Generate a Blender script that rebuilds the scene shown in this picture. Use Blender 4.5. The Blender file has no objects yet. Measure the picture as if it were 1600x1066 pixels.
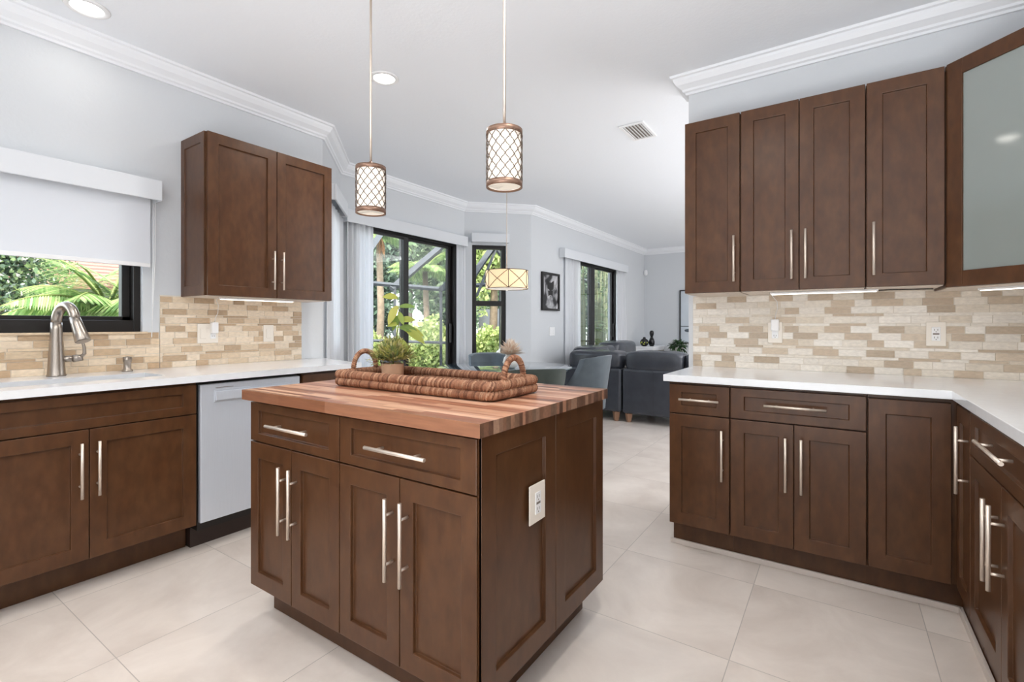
import bpy, bmesh, math, random
import numpy as np
from mathutils import Vector, Matrix, Euler
PI = math.pi
S = bpy.context.scene
COL = S.collection

# ------------------------------------------------------------------ camera
F_PX, YAW, HOR, CAM_H = 756.7, 33.976, 507.74, 1.1732
cam_d = bpy.data.cameras.new('camera'); cam = bpy.data.objects.new('camera', cam_d); COL.objects.link(cam)
cam.location = (0, 0, CAM_H); cam.rotation_euler = (PI/2, 0, math.radians(YAW))
cam_d.sensor_width = 36; cam_d.lens = 36*F_PX/1600; cam_d.shift_y = (HOR-533)/1600
cam_d.clip_start = .02; cam_d.clip_end = 200
S.camera = cam
# ------------------------------------------------------------------ world, sun, exposure
W = bpy.data.worlds.new('world'); S.world = W; W.use_nodes = True
wn = W.node_tree.nodes; wl = W.node_tree.links
sky = wn.new('ShaderNodeTexSky'); sky.sky_type = 'NISHITA'; sky.sun_disc = False
sky.sun_elevation = math.radians(55); sky.sun_rotation = math.radians(140); sky.air_density = 1.0; sky.dust_density = 2.0
hs = wn.new('ShaderNodeHueSaturation'); hs.inputs['Saturation'].default_value = .45
wl.new(sky.outputs[0], hs.inputs['Color']); wl.new(hs.outputs[0], wn['Background'].inputs[0]); wn['Background'].inputs[1].default_value = 1.4
sd = bpy.data.lights.new('sun', 'SUN'); sun = bpy.data.objects.new('sun', sd); COL.objects.link(sun)
sd.energy = 7.5; sd.angle = .01; sd.color = (1, .95, .86)
sun.rotation_euler = Vector((-.55, .38, -1.0)).to_track_quat('-Z', 'Y').to_euler()
S.view_settings.view_transform = 'Standard'; S.view_settings.look = 'None'
S.view_settings.gamma = 1.0; S.view_settings.use_curve_mapping = False
S.view_settings.exposure = 0.06
S.cycles.max_bounces = 14; S.cycles.diffuse_bounces = 7; S.cycles.glossy_bounces = 4
S.cycles.transparent_max_bounces = 16; S.cycles.transmission_bounces = 8
S.cycles.sample_clamp_indirect = 4.0; S.cycles.caustics_reflective = False; S.cycles.caustics_refractive = False

def area(name, loc, direction, sx, sy, power, color=(1, 1, 1), shape='RECTANGLE', spread=PI):
    d = bpy.data.lights.new(name, 'AREA'); o = bpy.data.objects.new(name, d); COL.objects.link(o)
    d.shape = shape; d.size = sx; d.size_y = sy; d.energy = power; d.color = color; d.spread = spread
    o.location = loc; o.rotation_euler = Vector(direction).to_track_quat('-Z', 'Y').to_euler()
    return o
# added fill lamps, out of view: behind the camera and behind the living room partition
area('back_fill', (-.2, -1.9, 1.75), (-.05, 1, .12), 2.4, 1.7, 15, (.95, .97, 1.0))
area('bounce_fill', (.1, -1.1, .35), (.05, .42, 1), 2.0, 1.2, 76, (.95, .975, 1.0), spread=math.radians(130))
area('living_fill', (1.3, 6.2, 2.70), (0, 0, -1), 2.4, 3.6, 84, (.97, .98, 1.0))
area('living_bounce_fill', (1.6, 5.6, 1.2), (-.3, 0, 1), 2.4, 3.0, 110, (.97, .98, 1.0))

# ------------------------------------------------------------------ colours, materials
def C(r, g, b):
    f = lambda c: (c/255/12.92) if c/255 <= .04045 else ((c/255+.055)/1.055)**2.4
    return (f(r), f(g), f(b), 1)
MATS = {}
def new_mat(name):
    m = bpy.data.materials.new(name); m.use_nodes = True; MATS[name] = m
    return m, m.node_tree.nodes, m.node_tree.links, m.node_tree.nodes['Principled BSDF']
def mat(name, col, rough=.5, metal=0., noise=0., nscale=20., bump=0., bscale=80., stretch=(1, 1, 1), spec=.5, coat=0., trans=0., emis=None, estr=0., attr=False, col2=None, sheen=0.):
    m, N, L, P = new_mat(name)
    P.inputs['Roughness'].default_value = rough; P.inputs['Metallic'].default_value = metal
    P.inputs['Specular IOR Level'].default_value = spec; P.inputs['Coat Weight'].default_value = coat
    P.inputs['Transmission Weight'].default_value = trans
    P.inputs['Sheen Weight'].default_value = sheen
    tc = N.new('ShaderNodeTexCoord'); mp = N.new('ShaderNodeMapping'); mp.inputs['Scale'].default_value = stretch
    L.new(tc.outputs['Object'], mp.inputs['Vector'])
    src = None
    if attr:
        a = N.new('ShaderNodeAttribute'); a.attribute_name = 'Col'; src = a.outputs['Color']
    if noise > 0:
        nz = N.new('ShaderNodeTexNoise'); nz.inputs['Scale'].default_value = nscale; nz.inputs['Detail'].default_value = 6
        L.new(mp.outputs[0], nz.inputs['Vector'])
        mr = N.new('ShaderNodeMapRange'); mr.inputs[1].default_value = .3; mr.inputs[2].default_value = .7
        mr.inputs[3].default_value = 1-noise; mr.inputs[4].default_value = 1+noise
        L.new(nz.outputs['Fac'], mr.inputs[0])
        mx = N.new('ShaderNodeMix'); mx.data_type = 'RGBA'; mx.blend_type = 'MULTIPLY'; mx.inputs[0].default_value = 1
        if src: L.new(src, mx.inputs[6])
        elif col2:
            m2 = N.new('ShaderNodeMix'); m2.data_type = 'RGBA'; m2.inputs[6].default_value = col; m2.inputs[7].default_value = col2
            mr2 = N.new('ShaderNodeMapRange'); mr2.inputs[1].default_value = .35; mr2.inputs[2].default_value = .65
            nz2 = N.new('ShaderNodeTexNoise'); nz2.inputs['Scale'].default_value = nscale*.37; nz2.inputs['Detail'].default_value = 3
            L.new(mp.outputs[0], nz2.inputs['Vector']); L.new(nz2.outputs['Fac'], mr2.inputs[0]); L.new(mr2.outputs[0], m2.inputs[0]); L.new(m2.outputs[2], mx.inputs[6])
        else: mx.inputs[6].default_value = col
        L.new(mr.outputs[0], mx.inputs[7]); src = mx.outputs[2]
    if src: L.new(src, P.inputs['Base Color'])
    else: P.inputs['Base Color'].default_value = col
    if bump > 0:
        nb = N.new('ShaderNodeTexNoise'); nb.inputs['Scale'].default_value = bscale; nb.inputs['Detail'].default_value = 5
        L.new(mp.outputs[0], nb.inputs['Vector'])
        bp = N.new('ShaderNodeBump'); bp.inputs['Strength'].default_value = bump; bp.inputs['Distance'].default_value = .004
        L.new(nb.outputs['Fac'], bp.inputs['Height']); L.new(bp.outputs[0], P.inputs['Normal'])
    if emis:
        P.inputs['Emission Color'].default_value = emis; P.inputs['Emission Strength'].default_value = estr
    return m
M = {}
M['wall'] = mat('wall_paint', C(211, 214, 217), .85, bump=.22, bscale=55)
M['ceil'] = mat('ceiling_paint', C(240, 243, 247), .9, bump=.25, bscale=60)
M['trim'] = mat('white_trim', C(238, 240, 243), .5)
M['valance'] = mat('valance_white', C(220, 223, 227), .6)
M['wood'] = mat('espresso_wood', C(77, 48, 28), .33, noise=.17, nscale=16, stretch=(2.0, 2.0, .9), col2=C(84, 55, 34), spec=.33)
M['wood_in'] = mat('espresso_dark', C(46, 30, 23), .55, noise=.1, nscale=9)
M['gap'] = mat('dark_gap', C(16, 12, 10), .8)
M['melamine'] = mat('cabinet_underside', C(214, 200, 186), .5)
M['quartz'] = mat('white_quartz', C(232, 234, 237), .12, noise=.02, nscale=30, spec=.5)
M['nickel'] = mat('brushed_nickel', C(222, 208, 194), .42, metal=.75, noise=.05, nscale=60, stretch=(1, 1, .1))
M['faucet'] = mat('faucet_nickel', C(168, 158, 148), .3, metal=1.)
M['steel'] = mat('stainless', C(206, 211, 219), .36, metal=.3, noise=.02, nscale=8, stretch=(30, 30, 1))
M['sink'] = mat('sink_steel', C(140, 144, 150), .3, metal=.9)
M['tile'] = mat('travertine_mosaic', C(220, 208, 190), .5, attr=True, noise=.10, nscale=45, stretch=(1, 1, 2.2), bump=.12, bscale=120)
M['grout'] = mat('grout', C(222, 214, 201), .9)
M['plastic'] = mat('ivory_plastic', C(236, 228, 216), .35)
M['white'] = mat('white_plastic', C(240, 240, 240), .35)
M['dark'] = mat('dark_slot', C(118, 108, 100), .6)
M['black'] = mat('black_metal', C(22, 19, 17), .35)
M['bronze'] = mat('bronze_frame', C(19, 15, 13), .4)
M['copper'] = mat('copper_band', C(134, 106, 90), .4, metal=.6)
M['lattice'] = mat('lattice_metal', C(88, 76, 66), .55, metal=.2)
M['shade'] = mat('lit_shade', C(245, 238, 230), .6, emis=(1, .86, .74, 1), estr=.55)
M['diffuser'] = mat('lit_diffuser', C(255, 246, 236), .6, emis=(1, .90, .78, 1), estr=.5)
M['drum'] = mat('drum_fabric', C(240, 214, 172), .8, emis=(1, .76, .46, 1), estr=.5)
M['can'] = mat('lit_can', C(255, 255, 255), .6, emis=(1, .95, .87, 1), estr=6)
M['led'] = mat('lit_led', C(255, 255, 255), .6, emis=(1, .90, .78, 1), estr=2.6)
M['butcher'] = mat('butcher_block', C(190, 130, 95), .33, attr=True, noise=.16, nscale=14, stretch=(.6, 7, 7), spec=.5)
M['rope'] = mat('woven_rope', C(152, 108, 80), .8, noise=.2, nscale=90, attr=True, bump=.4, bscale=260)
M['traybase'] = mat('tray_base', C(120, 78, 54), .7, noise=.2, nscale=60)
M['terra'] = mat('clay_pot', C(216, 174, 142), .7, noise=.06, nscale=20)
M['leafcol'] = mat('leaf_colours', C(90, 120, 60), .55, attr=True)
M['outleaf'] = mat('garden_leaves', C(90, 120, 60), .5, attr=True, spec=.3)
def leaf_material(name, tl):
    m = MATS[name]; N = m.node_tree.nodes; L = m.node_tree.links; P = N['Principled BSDF']
    t = N.new('ShaderNodeBsdfTranslucent'); x = N.new('ShaderNodeMixShader'); x.inputs[0].default_value = tl
    a = [n for n in N if n.type == 'ATTRIBUTE'][0]; L.new(a.outputs['Color'], t.inputs[0])
    L.new(P.outputs[0], x.inputs[1]); L.new(t.outputs[0], x.inputs[2]); L.new(x.outputs[0], N['Material Output'].inputs[0])
leaf_material('garden_leaves', .4); leaf_material('leaf_colours', .3)
M['bark'] = mat('bark', C(120, 104, 86), .9, noise=.25, nscale=14)
M['leather'] = mat('dark_leather', C(60, 63, 70), .24, noise=.12, nscale=9, bump=.12, bscale=60)
M['velvet'] = mat('grey_velvet', C(82, 92, 99), .7, noise=.14, nscale=9, sheen=.2)
M['velvet2'] = mat('green_grey_velvet', C(62, 71, 66), .7, noise=.12, nscale=9, sheen=.1)
M['velvet3'] = mat('backlit_velvet', C(54, 48, 46), .7, noise=.1, nscale=9)  # shade of the backlit chair put into its colour
M['woodleg'] = mat('light_wood_leg', C(160, 122, 96), .5, noise=.1, nscale=12)
M['tableglass'] = mat('table_glass', C(74, 92, 104), .05, spec=.8, coat=.6)
M['chrome'] = mat('chrome', C(200, 205, 210), .12, metal=1.)
M['vase'] = mat('white_ceramic', C(226, 222, 214), .35)
M['blackceramic'] = mat('black_ceramic', C(18, 18, 20), .18)
M['yellow'] = mat('yellow_glaze', C(190, 200, 90), .3)
M['taupe'] = mat('taupe_stone', C(150, 142, 130), .7, noise=.12, nscale=14)
M['concrete'] = mat('pool_deck', C(150, 152, 154), .9, noise=.06, nscale=2)
M['alum'] = mat('grey_aluminium', C(66, 69, 73), .8)
M['stucco'] = mat('white_stucco', C(168, 164, 160), .9)
M['wicker'] = mat('grey_wicker', C(120, 118, 122), .8, noise=.2, nscale=60)
M['fence'] = mat('grey_fence', C(120, 122, 126), .85, noise=.12, nscale=6)
M['soil'] = mat('garden_ground', C(118, 108, 92), .95, noise=.2, nscale=4)
M['water'] = mat('pool_water', C(70, 120, 136), .05, spec=.6)
# curtains, shade fabric: diffuse + translucent
def cloth_mat(name, col, tl):
    m, N, L, P = new_mat(name)
    d = N.new('ShaderNodeBsdfDiffuse'); t = N.new('ShaderNodeBsdfTranslucent'); x = N.new('ShaderNodeMixShader')
    d.inputs[0].default_value = col; t.inputs[0].default_value = col; x.inputs[0].default_value = tl
    L.new(d.outputs[0], x.inputs[1]); L.new(t.outputs[0], x.inputs[2]); L.new(x.outputs[0], N['Material Output'].inputs[0])
    return m
M['sheer'] = cloth_mat('sheer_white', C(246, 247, 249), .5)
M['rollfab'] = cloth_mat('roller_fabric', C(232, 234, 238), .2)
def glass_mat(name, tint, refl):
    m, N, L, P = new_mat(name)
    t = N.new('ShaderNodeBsdfTransparent'); g = N.new('ShaderNodeBsdfGlossy'); x = N.new('ShaderNodeMixShader'); fr = N.new('ShaderNodeFresnel')
    t.inputs[0].default_value = tint; g.inputs['Roughness'].default_value = .02; fr.inputs[0].default_value = 1.45
    mm = N.new('ShaderNodeMath'); mm.operation = 'MULTIPLY'; mm.inputs[1].default_value = refl
    L.new(fr.outputs[0], mm.inputs[0]); L.new(mm.outputs[0], x.inputs[0])
    L.new(t.outputs[0], x.inputs[1]); L.new(g.outputs[0], x.inputs[2]); L.new(x.outputs[0], N['Material Output'].inputs[0])
    return m
M['glass'] = glass_mat('window_glass', (.95, .97, .96, 1), .3)
M['clearglass'] = glass_mat('clear_glass', (.9, .94, .92, 1), 1.0)
M['frost'] = mat('frosted_glass', C(150, 157, 153), .07, spec=.9, trans=.2)

def floor_material():
    m, N, L, P = new_mat('floor_tile')
    tc = N.new('ShaderNodeTexCoord')
    sep = N.new('ShaderNodeSeparateXYZ'); L.new(tc.outputs['Object'], sep.inputs[0])
    def grid(out, off, pitch):
        a = N.new('ShaderNodeMath'); a.operation = 'SUBTRACT'; a.inputs[1].default_value = off; L.new(out, a.inputs[0])
        d = N.new('ShaderNodeMath'); d.operation = 'DIVIDE'; d.inputs[1].default_value = pitch; L.new(a.outputs[0], d.inputs[0])
        f = N.new('ShaderNodeMath'); f.operation = 'FRACT'; L.new(d.outputs[0], f.inputs[0])
        s = N.new('ShaderNodeMath'); s.operation = 'SUBTRACT'; s.inputs[1].default_value = .5; L.new(f.outputs[0], s.inputs[0])
        ab = N.new('ShaderNodeMath'); ab.operation = 'ABSOLUTE'; L.new(s.outputs[0], ab.inputs[0])
        g = N.new('ShaderNodeMath'); g.operation = 'GREATER_THAN'; g.inputs[1].default_value = .5-.0015/pitch; L.new(ab.outputs[0], g.inputs[0])
        fl = N.new('ShaderNodeMath'); fl.operation = 'FLOOR'; L.new(d.outputs[0], fl.inputs[0])
        return g.outputs[0], fl.outputs[0]
    gx, fx = grid(sep.outputs[0], -.317, .5975); gy, fy = grid(sep.outputs[1], .635, .597)
    mxx = N.new('ShaderNodeMath'); mxx.operation = 'MAXIMUM'; L.new(gx, mxx.inputs[0]); L.new(gy, mxx.inputs[1])
    cb = N.new('ShaderNodeCombineXYZ'); L.new(fx, cb.inputs[0]); L.new(fy, cb.inputs[1])
    wh = N.new('ShaderNodeTexWhiteNoise'); wh.noise_dimensions = '2D'; L.new(cb.outputs[0], wh.inputs['Vector'])
    va = N.new('ShaderNodeVectorMath'); va.operation = 'MULTIPLY_ADD'; va.inputs[1].default_value = (7, 5, 3); L.new(wh.outputs['Color'], va.inputs[0]); L.new(tc.outputs['Object'], va.inputs[2])
    nz = N.new('ShaderNodeTexNoise'); nz.inputs['Scale'].default_value = 2.2; nz.inputs['Detail'].default_value = 7; nz.inputs['Roughness'].default_value = .62
    nz.inputs['Distortion'].default_value = .6
    L.new(va.outputs[0], nz.inputs['Vector'])
    rp = N.new('ShaderNodeValToRGB'); L.new(nz.outputs['Fac'], rp.inputs[0])
    rp.color_ramp.elements[0].position = .3; rp.color_ramp.elements[0].color = C(204, 192, 182)
    rp.color_ramp.elements[1].position = .66; rp.color_ramp.elements[1].color = C(228, 218, 209)
    mx = N.new('ShaderNodeMix'); mx.data_type = 'RGBA'; L.new(mxx.outputs[0], mx.inputs[0]); L.new(rp.outputs[0], mx.inputs[6]); mx.inputs[7].default_value = C(176, 167, 159)
    L.new(mx.outputs[2], P.inputs['Base Color']); P.inputs['Roughness'].default_value = .3
    return m
M['floor'] = floor_material()
def roof_material():
    m, N, L, P = new_mat('roof_tiles')
    tc = N.new('ShaderNodeTexCoord'); w = N.new('ShaderNodeTexWave'); w.inputs['Scale'].default_value = 3; w.inputs['Distortion'].default_value = 1.5
    w.bands_direction = 'Z'
    L.new(tc.outputs['Object'], w.inputs['Vector'])
    rp = N.new('ShaderNodeValToRGB'); rp.color_ramp.elements[0].color = C(92, 58, 48); rp.color_ramp.elements[1].color = C(142, 98, 82)
    L.new(w.outputs['Fac'], rp.inputs[0]); L.new(rp.outputs[0], P.inputs['Base Color']); P.inputs['Roughness'].default_value = .8
    return m
M['roof'] = roof_material()
def art_material():
    m, N, L, P = new_mat('mono_print')
    tc = N.new('ShaderNodeTexCoord'); nz = N.new('ShaderNodeTexNoise'); nz.inputs['Scale'].default_value = 3.2; nz.inputs['Detail'].default_value = 3; nz.inputs['Distortion'].default_value = 1.4
    L.new(tc.outputs['Object'], nz.inputs['Vector'])
    rp = N.new('ShaderNodeValToRGB'); L.new(nz.outputs['Fac'], rp.inputs[0])
    rp.color_ramp.elements[0].position = .42; rp.color_ramp.elements[0].color = C(36, 36, 38); rp.color_ramp.elements[1].position = .6; rp.color_ramp.elements[1].color = C(210, 210, 212)
    L.new(rp.outputs[0], P.inputs['Base Color']); P.inputs['Roughness'].default_value = .4
    return m
M['art'] = art_material()

# ------------------------------------------------------------------ object helpers
def thing(name, label, cat, loc=(0, 0, 0), group=None):
    o = bpy.data.objects.new(name, None); COL.objects.link(o); o.location = loc; o.empty_display_size = .1
    tag(o, label, cat, group); return o
def tag(o, label=None, cat=None, group=None, kind=None):
    if label: o['label'] = label
    if cat: o['category'] = cat
    if group: o['group'] = group
    if kind: o['kind'] = kind
    return o
def root_of(o):
    while o.parent is not None: o = o.parent
    return o
class MB:
    def __init__(s): s.v = []; s.f = []; s.c = []; s.sm = []; s.mi = []; s.col = None; s.smooth = False; s.m = 0
    def add(s, verts, faces, smooth=None):
        b = len(s.v); s.v.extend(tuple(p) for p in verts)
        for f in faces:
            s.f.append(tuple(b+i for i in f)); s.c.append(s.col); s.sm.append(s.smooth if smooth is None else smooth); s.mi.append(s.m)
    def box(s, x0, x1, y0, y1, z0, z1):
        v = [(x, y, z) for z in (z0, z1) for y in (y0, y1) for x in (x0, x1)]
        s.add(v, [(0, 2, 3, 1), (4, 5, 7, 6), (0, 1, 5, 4), (2, 6, 7, 3), (0, 4, 6, 2), (1, 3, 7, 5)], False)
    def fbox(s, F, a0, a1, b0, b1, c0, c1):
        v = [F(a, b, c) for c in (c0, c1) for b in (b0, b1) for a in (a0, a1)]
        s.add(v, [(0, 2, 3, 1), (4, 5, 7, 6), (0, 1, 5, 4), (2, 6, 7, 3), (0, 4, 6, 2), (1, 3, 7, 5)], False)
    def prism(s, pts, z0, z1):
        n = len(pts); v = [(p[0], p[1], z0) for p in pts]+[(p[0], p[1], z1) for p in pts]
        s.add(v, [tuple(range(n))[::-1], tuple(range(n, 2*n))]+[(i, (i+1) % n, n+(i+1) % n, n+i) for i in range(n)], False)
    def tube(s, path, r, n=10, closed=False, caps=True, smooth=True, squash=1.0):
        P = [Vector(p) for p in path]; m = len(P); rs = r if hasattr(r, '__len__') else [r]*m
        T = []
        for i in range(m):
            a = P[(i-1) % m] if closed or i > 0 else P[i]; b = P[(i+1) % m] if closed or i < m-1 else P[i]
            t = (b-a); T.append(t.normalized() if t.length > 1e-9 else Vector((0, 0, 1)))
        up = Vector((0, 0, 1)) if abs(T[0].z) < .9 else Vector((1, 0, 0))
        nrm = (up-T[0]*up.dot(T[0])).normalized(); vs = []
        for i in range(m):
            nrm = (nrm-T[i]*nrm.dot(T[i])); nrm = nrm.normalized() if nrm.length > 1e-6 else T[i].orthogonal().normalized()
            bi = T[i].cross(nrm)
            for k in range(n):
                a = 2*PI*k/n; vs.append(P[i]+nrm*math.cos(a)*rs[i]+bi*math.sin(a)*rs[i]*squash)
        fs = []
        for i in range(m if closed else m-1):
            j = (i+1) % m
            for k in range(n): fs.append((i*n+k, i*n+(k+1) % n, j*n+(k+1) % n, j*n+k))
        s.add(vs, fs, smooth)
        if caps and not closed:
            b = len(s.v)-len(vs)
            s.f.append(tuple(b+k for k in range(n))[::-1]); s.c.append(s.col); s.sm.append(False); s.mi.append(s.m)
            s.f.append(tuple(b+(m-1)*n+k for k in range(n))); s.c.append(s.col); s.sm.append(False); s.mi.append(s.m)
    def lathe(s, prof, cx, cy, z0=0, n=32, smooth=True):
        vs = [(cx+r*math.cos(2*PI*k/n), cy+r*math.sin(2*PI*k/n), z0+z) for r, z in prof for k in range(n)]
        fs = [(i*n+k, i*n+(k+1) % n, (i+1)*n+(k+1) % n, (i+1)*n+k) for i in range(len(prof)-1) for k in range(n)]
        if prof[0][0] > 1e-6: fs.append(tuple(range(n))[::-1])
        if prof[-1][0] > 1e-6: fs.append(tuple((len(prof)-1)*n+k for k in range(n)))
        s.add(vs, fs, smooth)
    def superq(s, c, a, e=.5, n=24, m=14, wob=0., seed=0, rot=0.):
        rng = random.Random(seed); ph = [rng.uniform(0, 6.3) for _ in range(4)]
        sg = lambda v, p: math.copysign(abs(v)**p, v)
        vs = []
        for i in range(m+1):
            t = -PI/2+PI*i/m
            for k in range(n):
                p = 2*PI*k/n
                w = 1+wob*(math.sin(3*p+ph[0])*math.cos(2*t+ph[1])*.6+math.sin(7*p+ph[2])*math.cos(4*t+ph[3])*.4)
                x = a[0]*sg(math.cos(t), e)*sg(math.cos(p), e)*w; y = a[1]*sg(math.cos(t), e)*sg(math.sin(p), e)*w; z = a[2]*sg(math.sin(t), e)*w
                vs.append((c[0]+x*math.cos(rot)-y*math.sin(rot), c[1]+x*math.sin(rot)+y*math.cos(rot), c[2]+z))
        s.add(vs, [(i*n+k, i*n+(k+1) % n, (i+1)*n+(k+1) % n, (i+1)*n+k) for i in range(m) for k in range(n)], True)
    def build(s, name, material, parent=None, label=None, bevel=0., merge=False, seg=2, cat=None, group=None, kind=None):
        off = Vector((0, 0, 0))
        if parent is not None:
            off = root_of(parent).location
        me = bpy.data.meshes.new(name); me.from_pydata([(p[0]-off[0], p[1]-off[1], p[2]-off[2]) for p in s.v], [], s.f)
        me.polygons.foreach_set('use_smooth', s.sm)
        ms = material if isinstance(material, (list, tuple)) else [material]
        for x in ms: me.materials.append(x)
        if len(ms) > 1: me.polygons.foreach_set('material_index', s.mi)
        if any(c is not None for c in s.c):
            at = me.color_attributes.new('Col', 'FLOAT_COLOR', 'CORNER')
            cols = np.ones((len(me.loops), 4), np.float32); li = 0
            for f, c in zip(s.f, s.c):
                cols[li:li+len(f)] = c if c is not None else (1, 1, 1, 1); li += len(f)
            at.data.foreach_set('color', cols.ravel())
        me.validate(); me.update()
        o = bpy.data.objects.new(name, me); COL.objects.link(o)
        if parent is not None: o.parent = parent
        if bevel > 0:
            b = o.modifiers.new('bevel', 'BEVEL'); b.width = bevel; b.segments = seg; b.limit_method = 'ANGLE'; b.angle_limit = math.radians(40)
        tag(o, label, cat, group, kind)
        return o
def frame(O, U, Nn):
    O = Vector(O); U = Vector(U); Nn = Vector(Nn)
    return lambda a, b, c: O+U*a+Nn*b+Vector((0, 0, c))
def structure(mb, name, material, bevel=0.):
    return mb.build(name, material, None, None, bevel, kind='structure')
def copy_tree(o, parent=None):
    c = o.copy(); COL.objects.link(c)
    if parent is not None: c.parent = parent
    for ch in list(o.children): copy_tree(ch, c)
    return c

# ------------------------------------------------------------------ the setting
XW, YW, HC = -3.37, 3.185, 2.74           # left wall, right-hand wall, ceiling
CT = .915
def wall(name, p0, p1, openings, out, th=.16, z1=HC, m=None):
    """wall from p0 to p1 (inner face), openings (s0,s1,z0,z1), thickness towards out"""
    p0 = Vector((p0[0], p0[1], 0)); p1 = Vector((p1[0], p1[1], 0)); u = (p1-p0); Lh = u.length; u.normalize()
    n = Vector((out[0], out[1], 0)).normalized(); F = frame(p0, u, n); mb = MB()
    cuts = sorted(set([0, Lh]+[s for o in openings for s in o[:2]]))
    for a, b in zip(cuts[:-1], cuts[1:]):
        hit = [o for o in openings if o[0] <= a+1e-6 and o[1] >= b-1e-6]
        if not hit: mb.fbox(F, a, b, 0, th, 0, z1)
        else:
            o = hit[0]
            if o[2] > 0: mb.fbox(F, a, b, 0, th, 0, o[2])
            if o[3] < z1: mb.fbox(F, a, b, 0, th, o[3], z1)
    return structure(mb, name, m or M['wall'])
A = (XW, 2.33); B = (-3.995, 2.955); Cc = (-3.995, 4.83); D = (XW, 5.455); Ee = (XW, 9.97)
q = math.sqrt(.5)
mb = MB(); mb.box(-4.1, 4.2, -2.2, 10.2, -.12, 0); structure(mb, 'floor', M['floor'])
mb = MB(); mb.box(-4.3, 4.2, -2.4, 10.3, HC, HC+.15); structure(mb, 'ceiling', M['ceil'])
wall('wall_left', (XW, -2.2), A, [(1.55, 3.34, 1.13, 1.98)], (-1, 0))
wall('wall_bay_near', A, B, [(.2, .68, .95, 2.19)], (-q, -q), .14)
wall('wall_bay', B, Cc, [(.08, 1.72, 0, 2.2)], (-1, 0), .14)
wall('wall_bay_far', Cc, D, [(.10, .545, .45, 2.21)], (-q, q), .14)
wall('wall_living', D, Ee, [(1.2, 2.95, 0, 2.19)], (-1, 0))
wall('wall_back', (XW-.1, 9.97), (4.0, 9.97), [], (0, 1))
wall('wall_right', (-.79, YW), (4.0, YW), [], (0, 1), .13)
wall('wall_kitchen_side', (1.03, -2.2), (1.03, YW), [], (1, 0), .12)
wall('wall_living_side', (3.6, YW), (3.6, 9.97), [], (1, 0))
wall('wall_behind', (XW, -2.2), (1.03, -2.2), [], (0, -1))

# crown mouldings: a profile swept along a polyline (room on the right-hand normal)
CROWN = [(0, 0), (.014, 0), (.018, .012), (.03, .018), (.034, .03), (.062, .052), (.076, .076), (.08, .09), (.092, .094), (.095, .108), (0, .108)]
def crown(name, pts, side):
    P = [Vector((p[0], p[1])) for p in pts]; n = len(P); mb = MB(); rings = []
    for i in range(n):
        ds = []
        if i > 0: ds.append((P[i]-P[i-1]).normalized())
        if i < n-1: ds.append((P[i+1]-P[i]).normalized())
        ns = [Vector((d.y, -d.x))*side for d in ds]
        if len(ns) == 2:
            b = (ns[0]+ns[1]).normalized(); b = b/b.dot(ns[0])
        else: b = ns[0]
        rings.append([(P[i].x+b.x*o, P[i].y+b.y*o, HC-.108+z) for o, z in CROWN])
    k = len(CROWN); mb.v = [p for r in rings for p in r]
    for i in range(n-1):
        for j in range(k):
            mb.f.append((i*k+j, i*k+(j+1) % k, (i+1)*k+(j+1) % k, (i+1)*k+j)); mb.c.append(None); mb.sm.append(False); mb.mi.append(0)
    for e in (0, n-1):
        mb.f.append(tuple(e*k+j for j in range(k))); mb.c.append(None); mb.sm.append(False); mb.mi.append(0)
    return structure(mb, name, M['trim'])
crown('trim_1', [(XW, -2.2), A, B, Cc, D, Ee, (3.6, 9.97)], 1)
crown('trim_2', [(1.03, -2.2), (1.03, YW), (-.79, YW), (-.79, YW+.13), (3.6, YW+.13)], -1)
# white end trim of the kitchen partition, beside the backsplash
# baseboards
def strip(name, x0, x1, y0, y1, z1, m='trim'):
    mb = MB(); mb.box(x0, x1, y0, y1, 0, z1); return structure(mb, name, M[m], .002)
strip('baseboard_living', XW, XW+.015, 5.47, 6.6, .1); strip('baseboard_living.001', XW, XW+.015, 8.46, 9.97, .1)
strip('baseboard_back', XW, 3.6, 9.955, 9.97, .1)
M['striptile'] = mat('strip_tile', C(206, 196, 188), .4, noise=.04, nscale=6)
strip('baseboard_left', -2.875, -2.862, -.9, 1.155, .026, 'striptile')
strip('baseboard_right', -.75, .42, 2.645, 2.658, .026, 'striptile')
strip('baseboard_kitchen_side', .405, .418, -.9, 2.645, .03, 'striptile')

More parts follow.
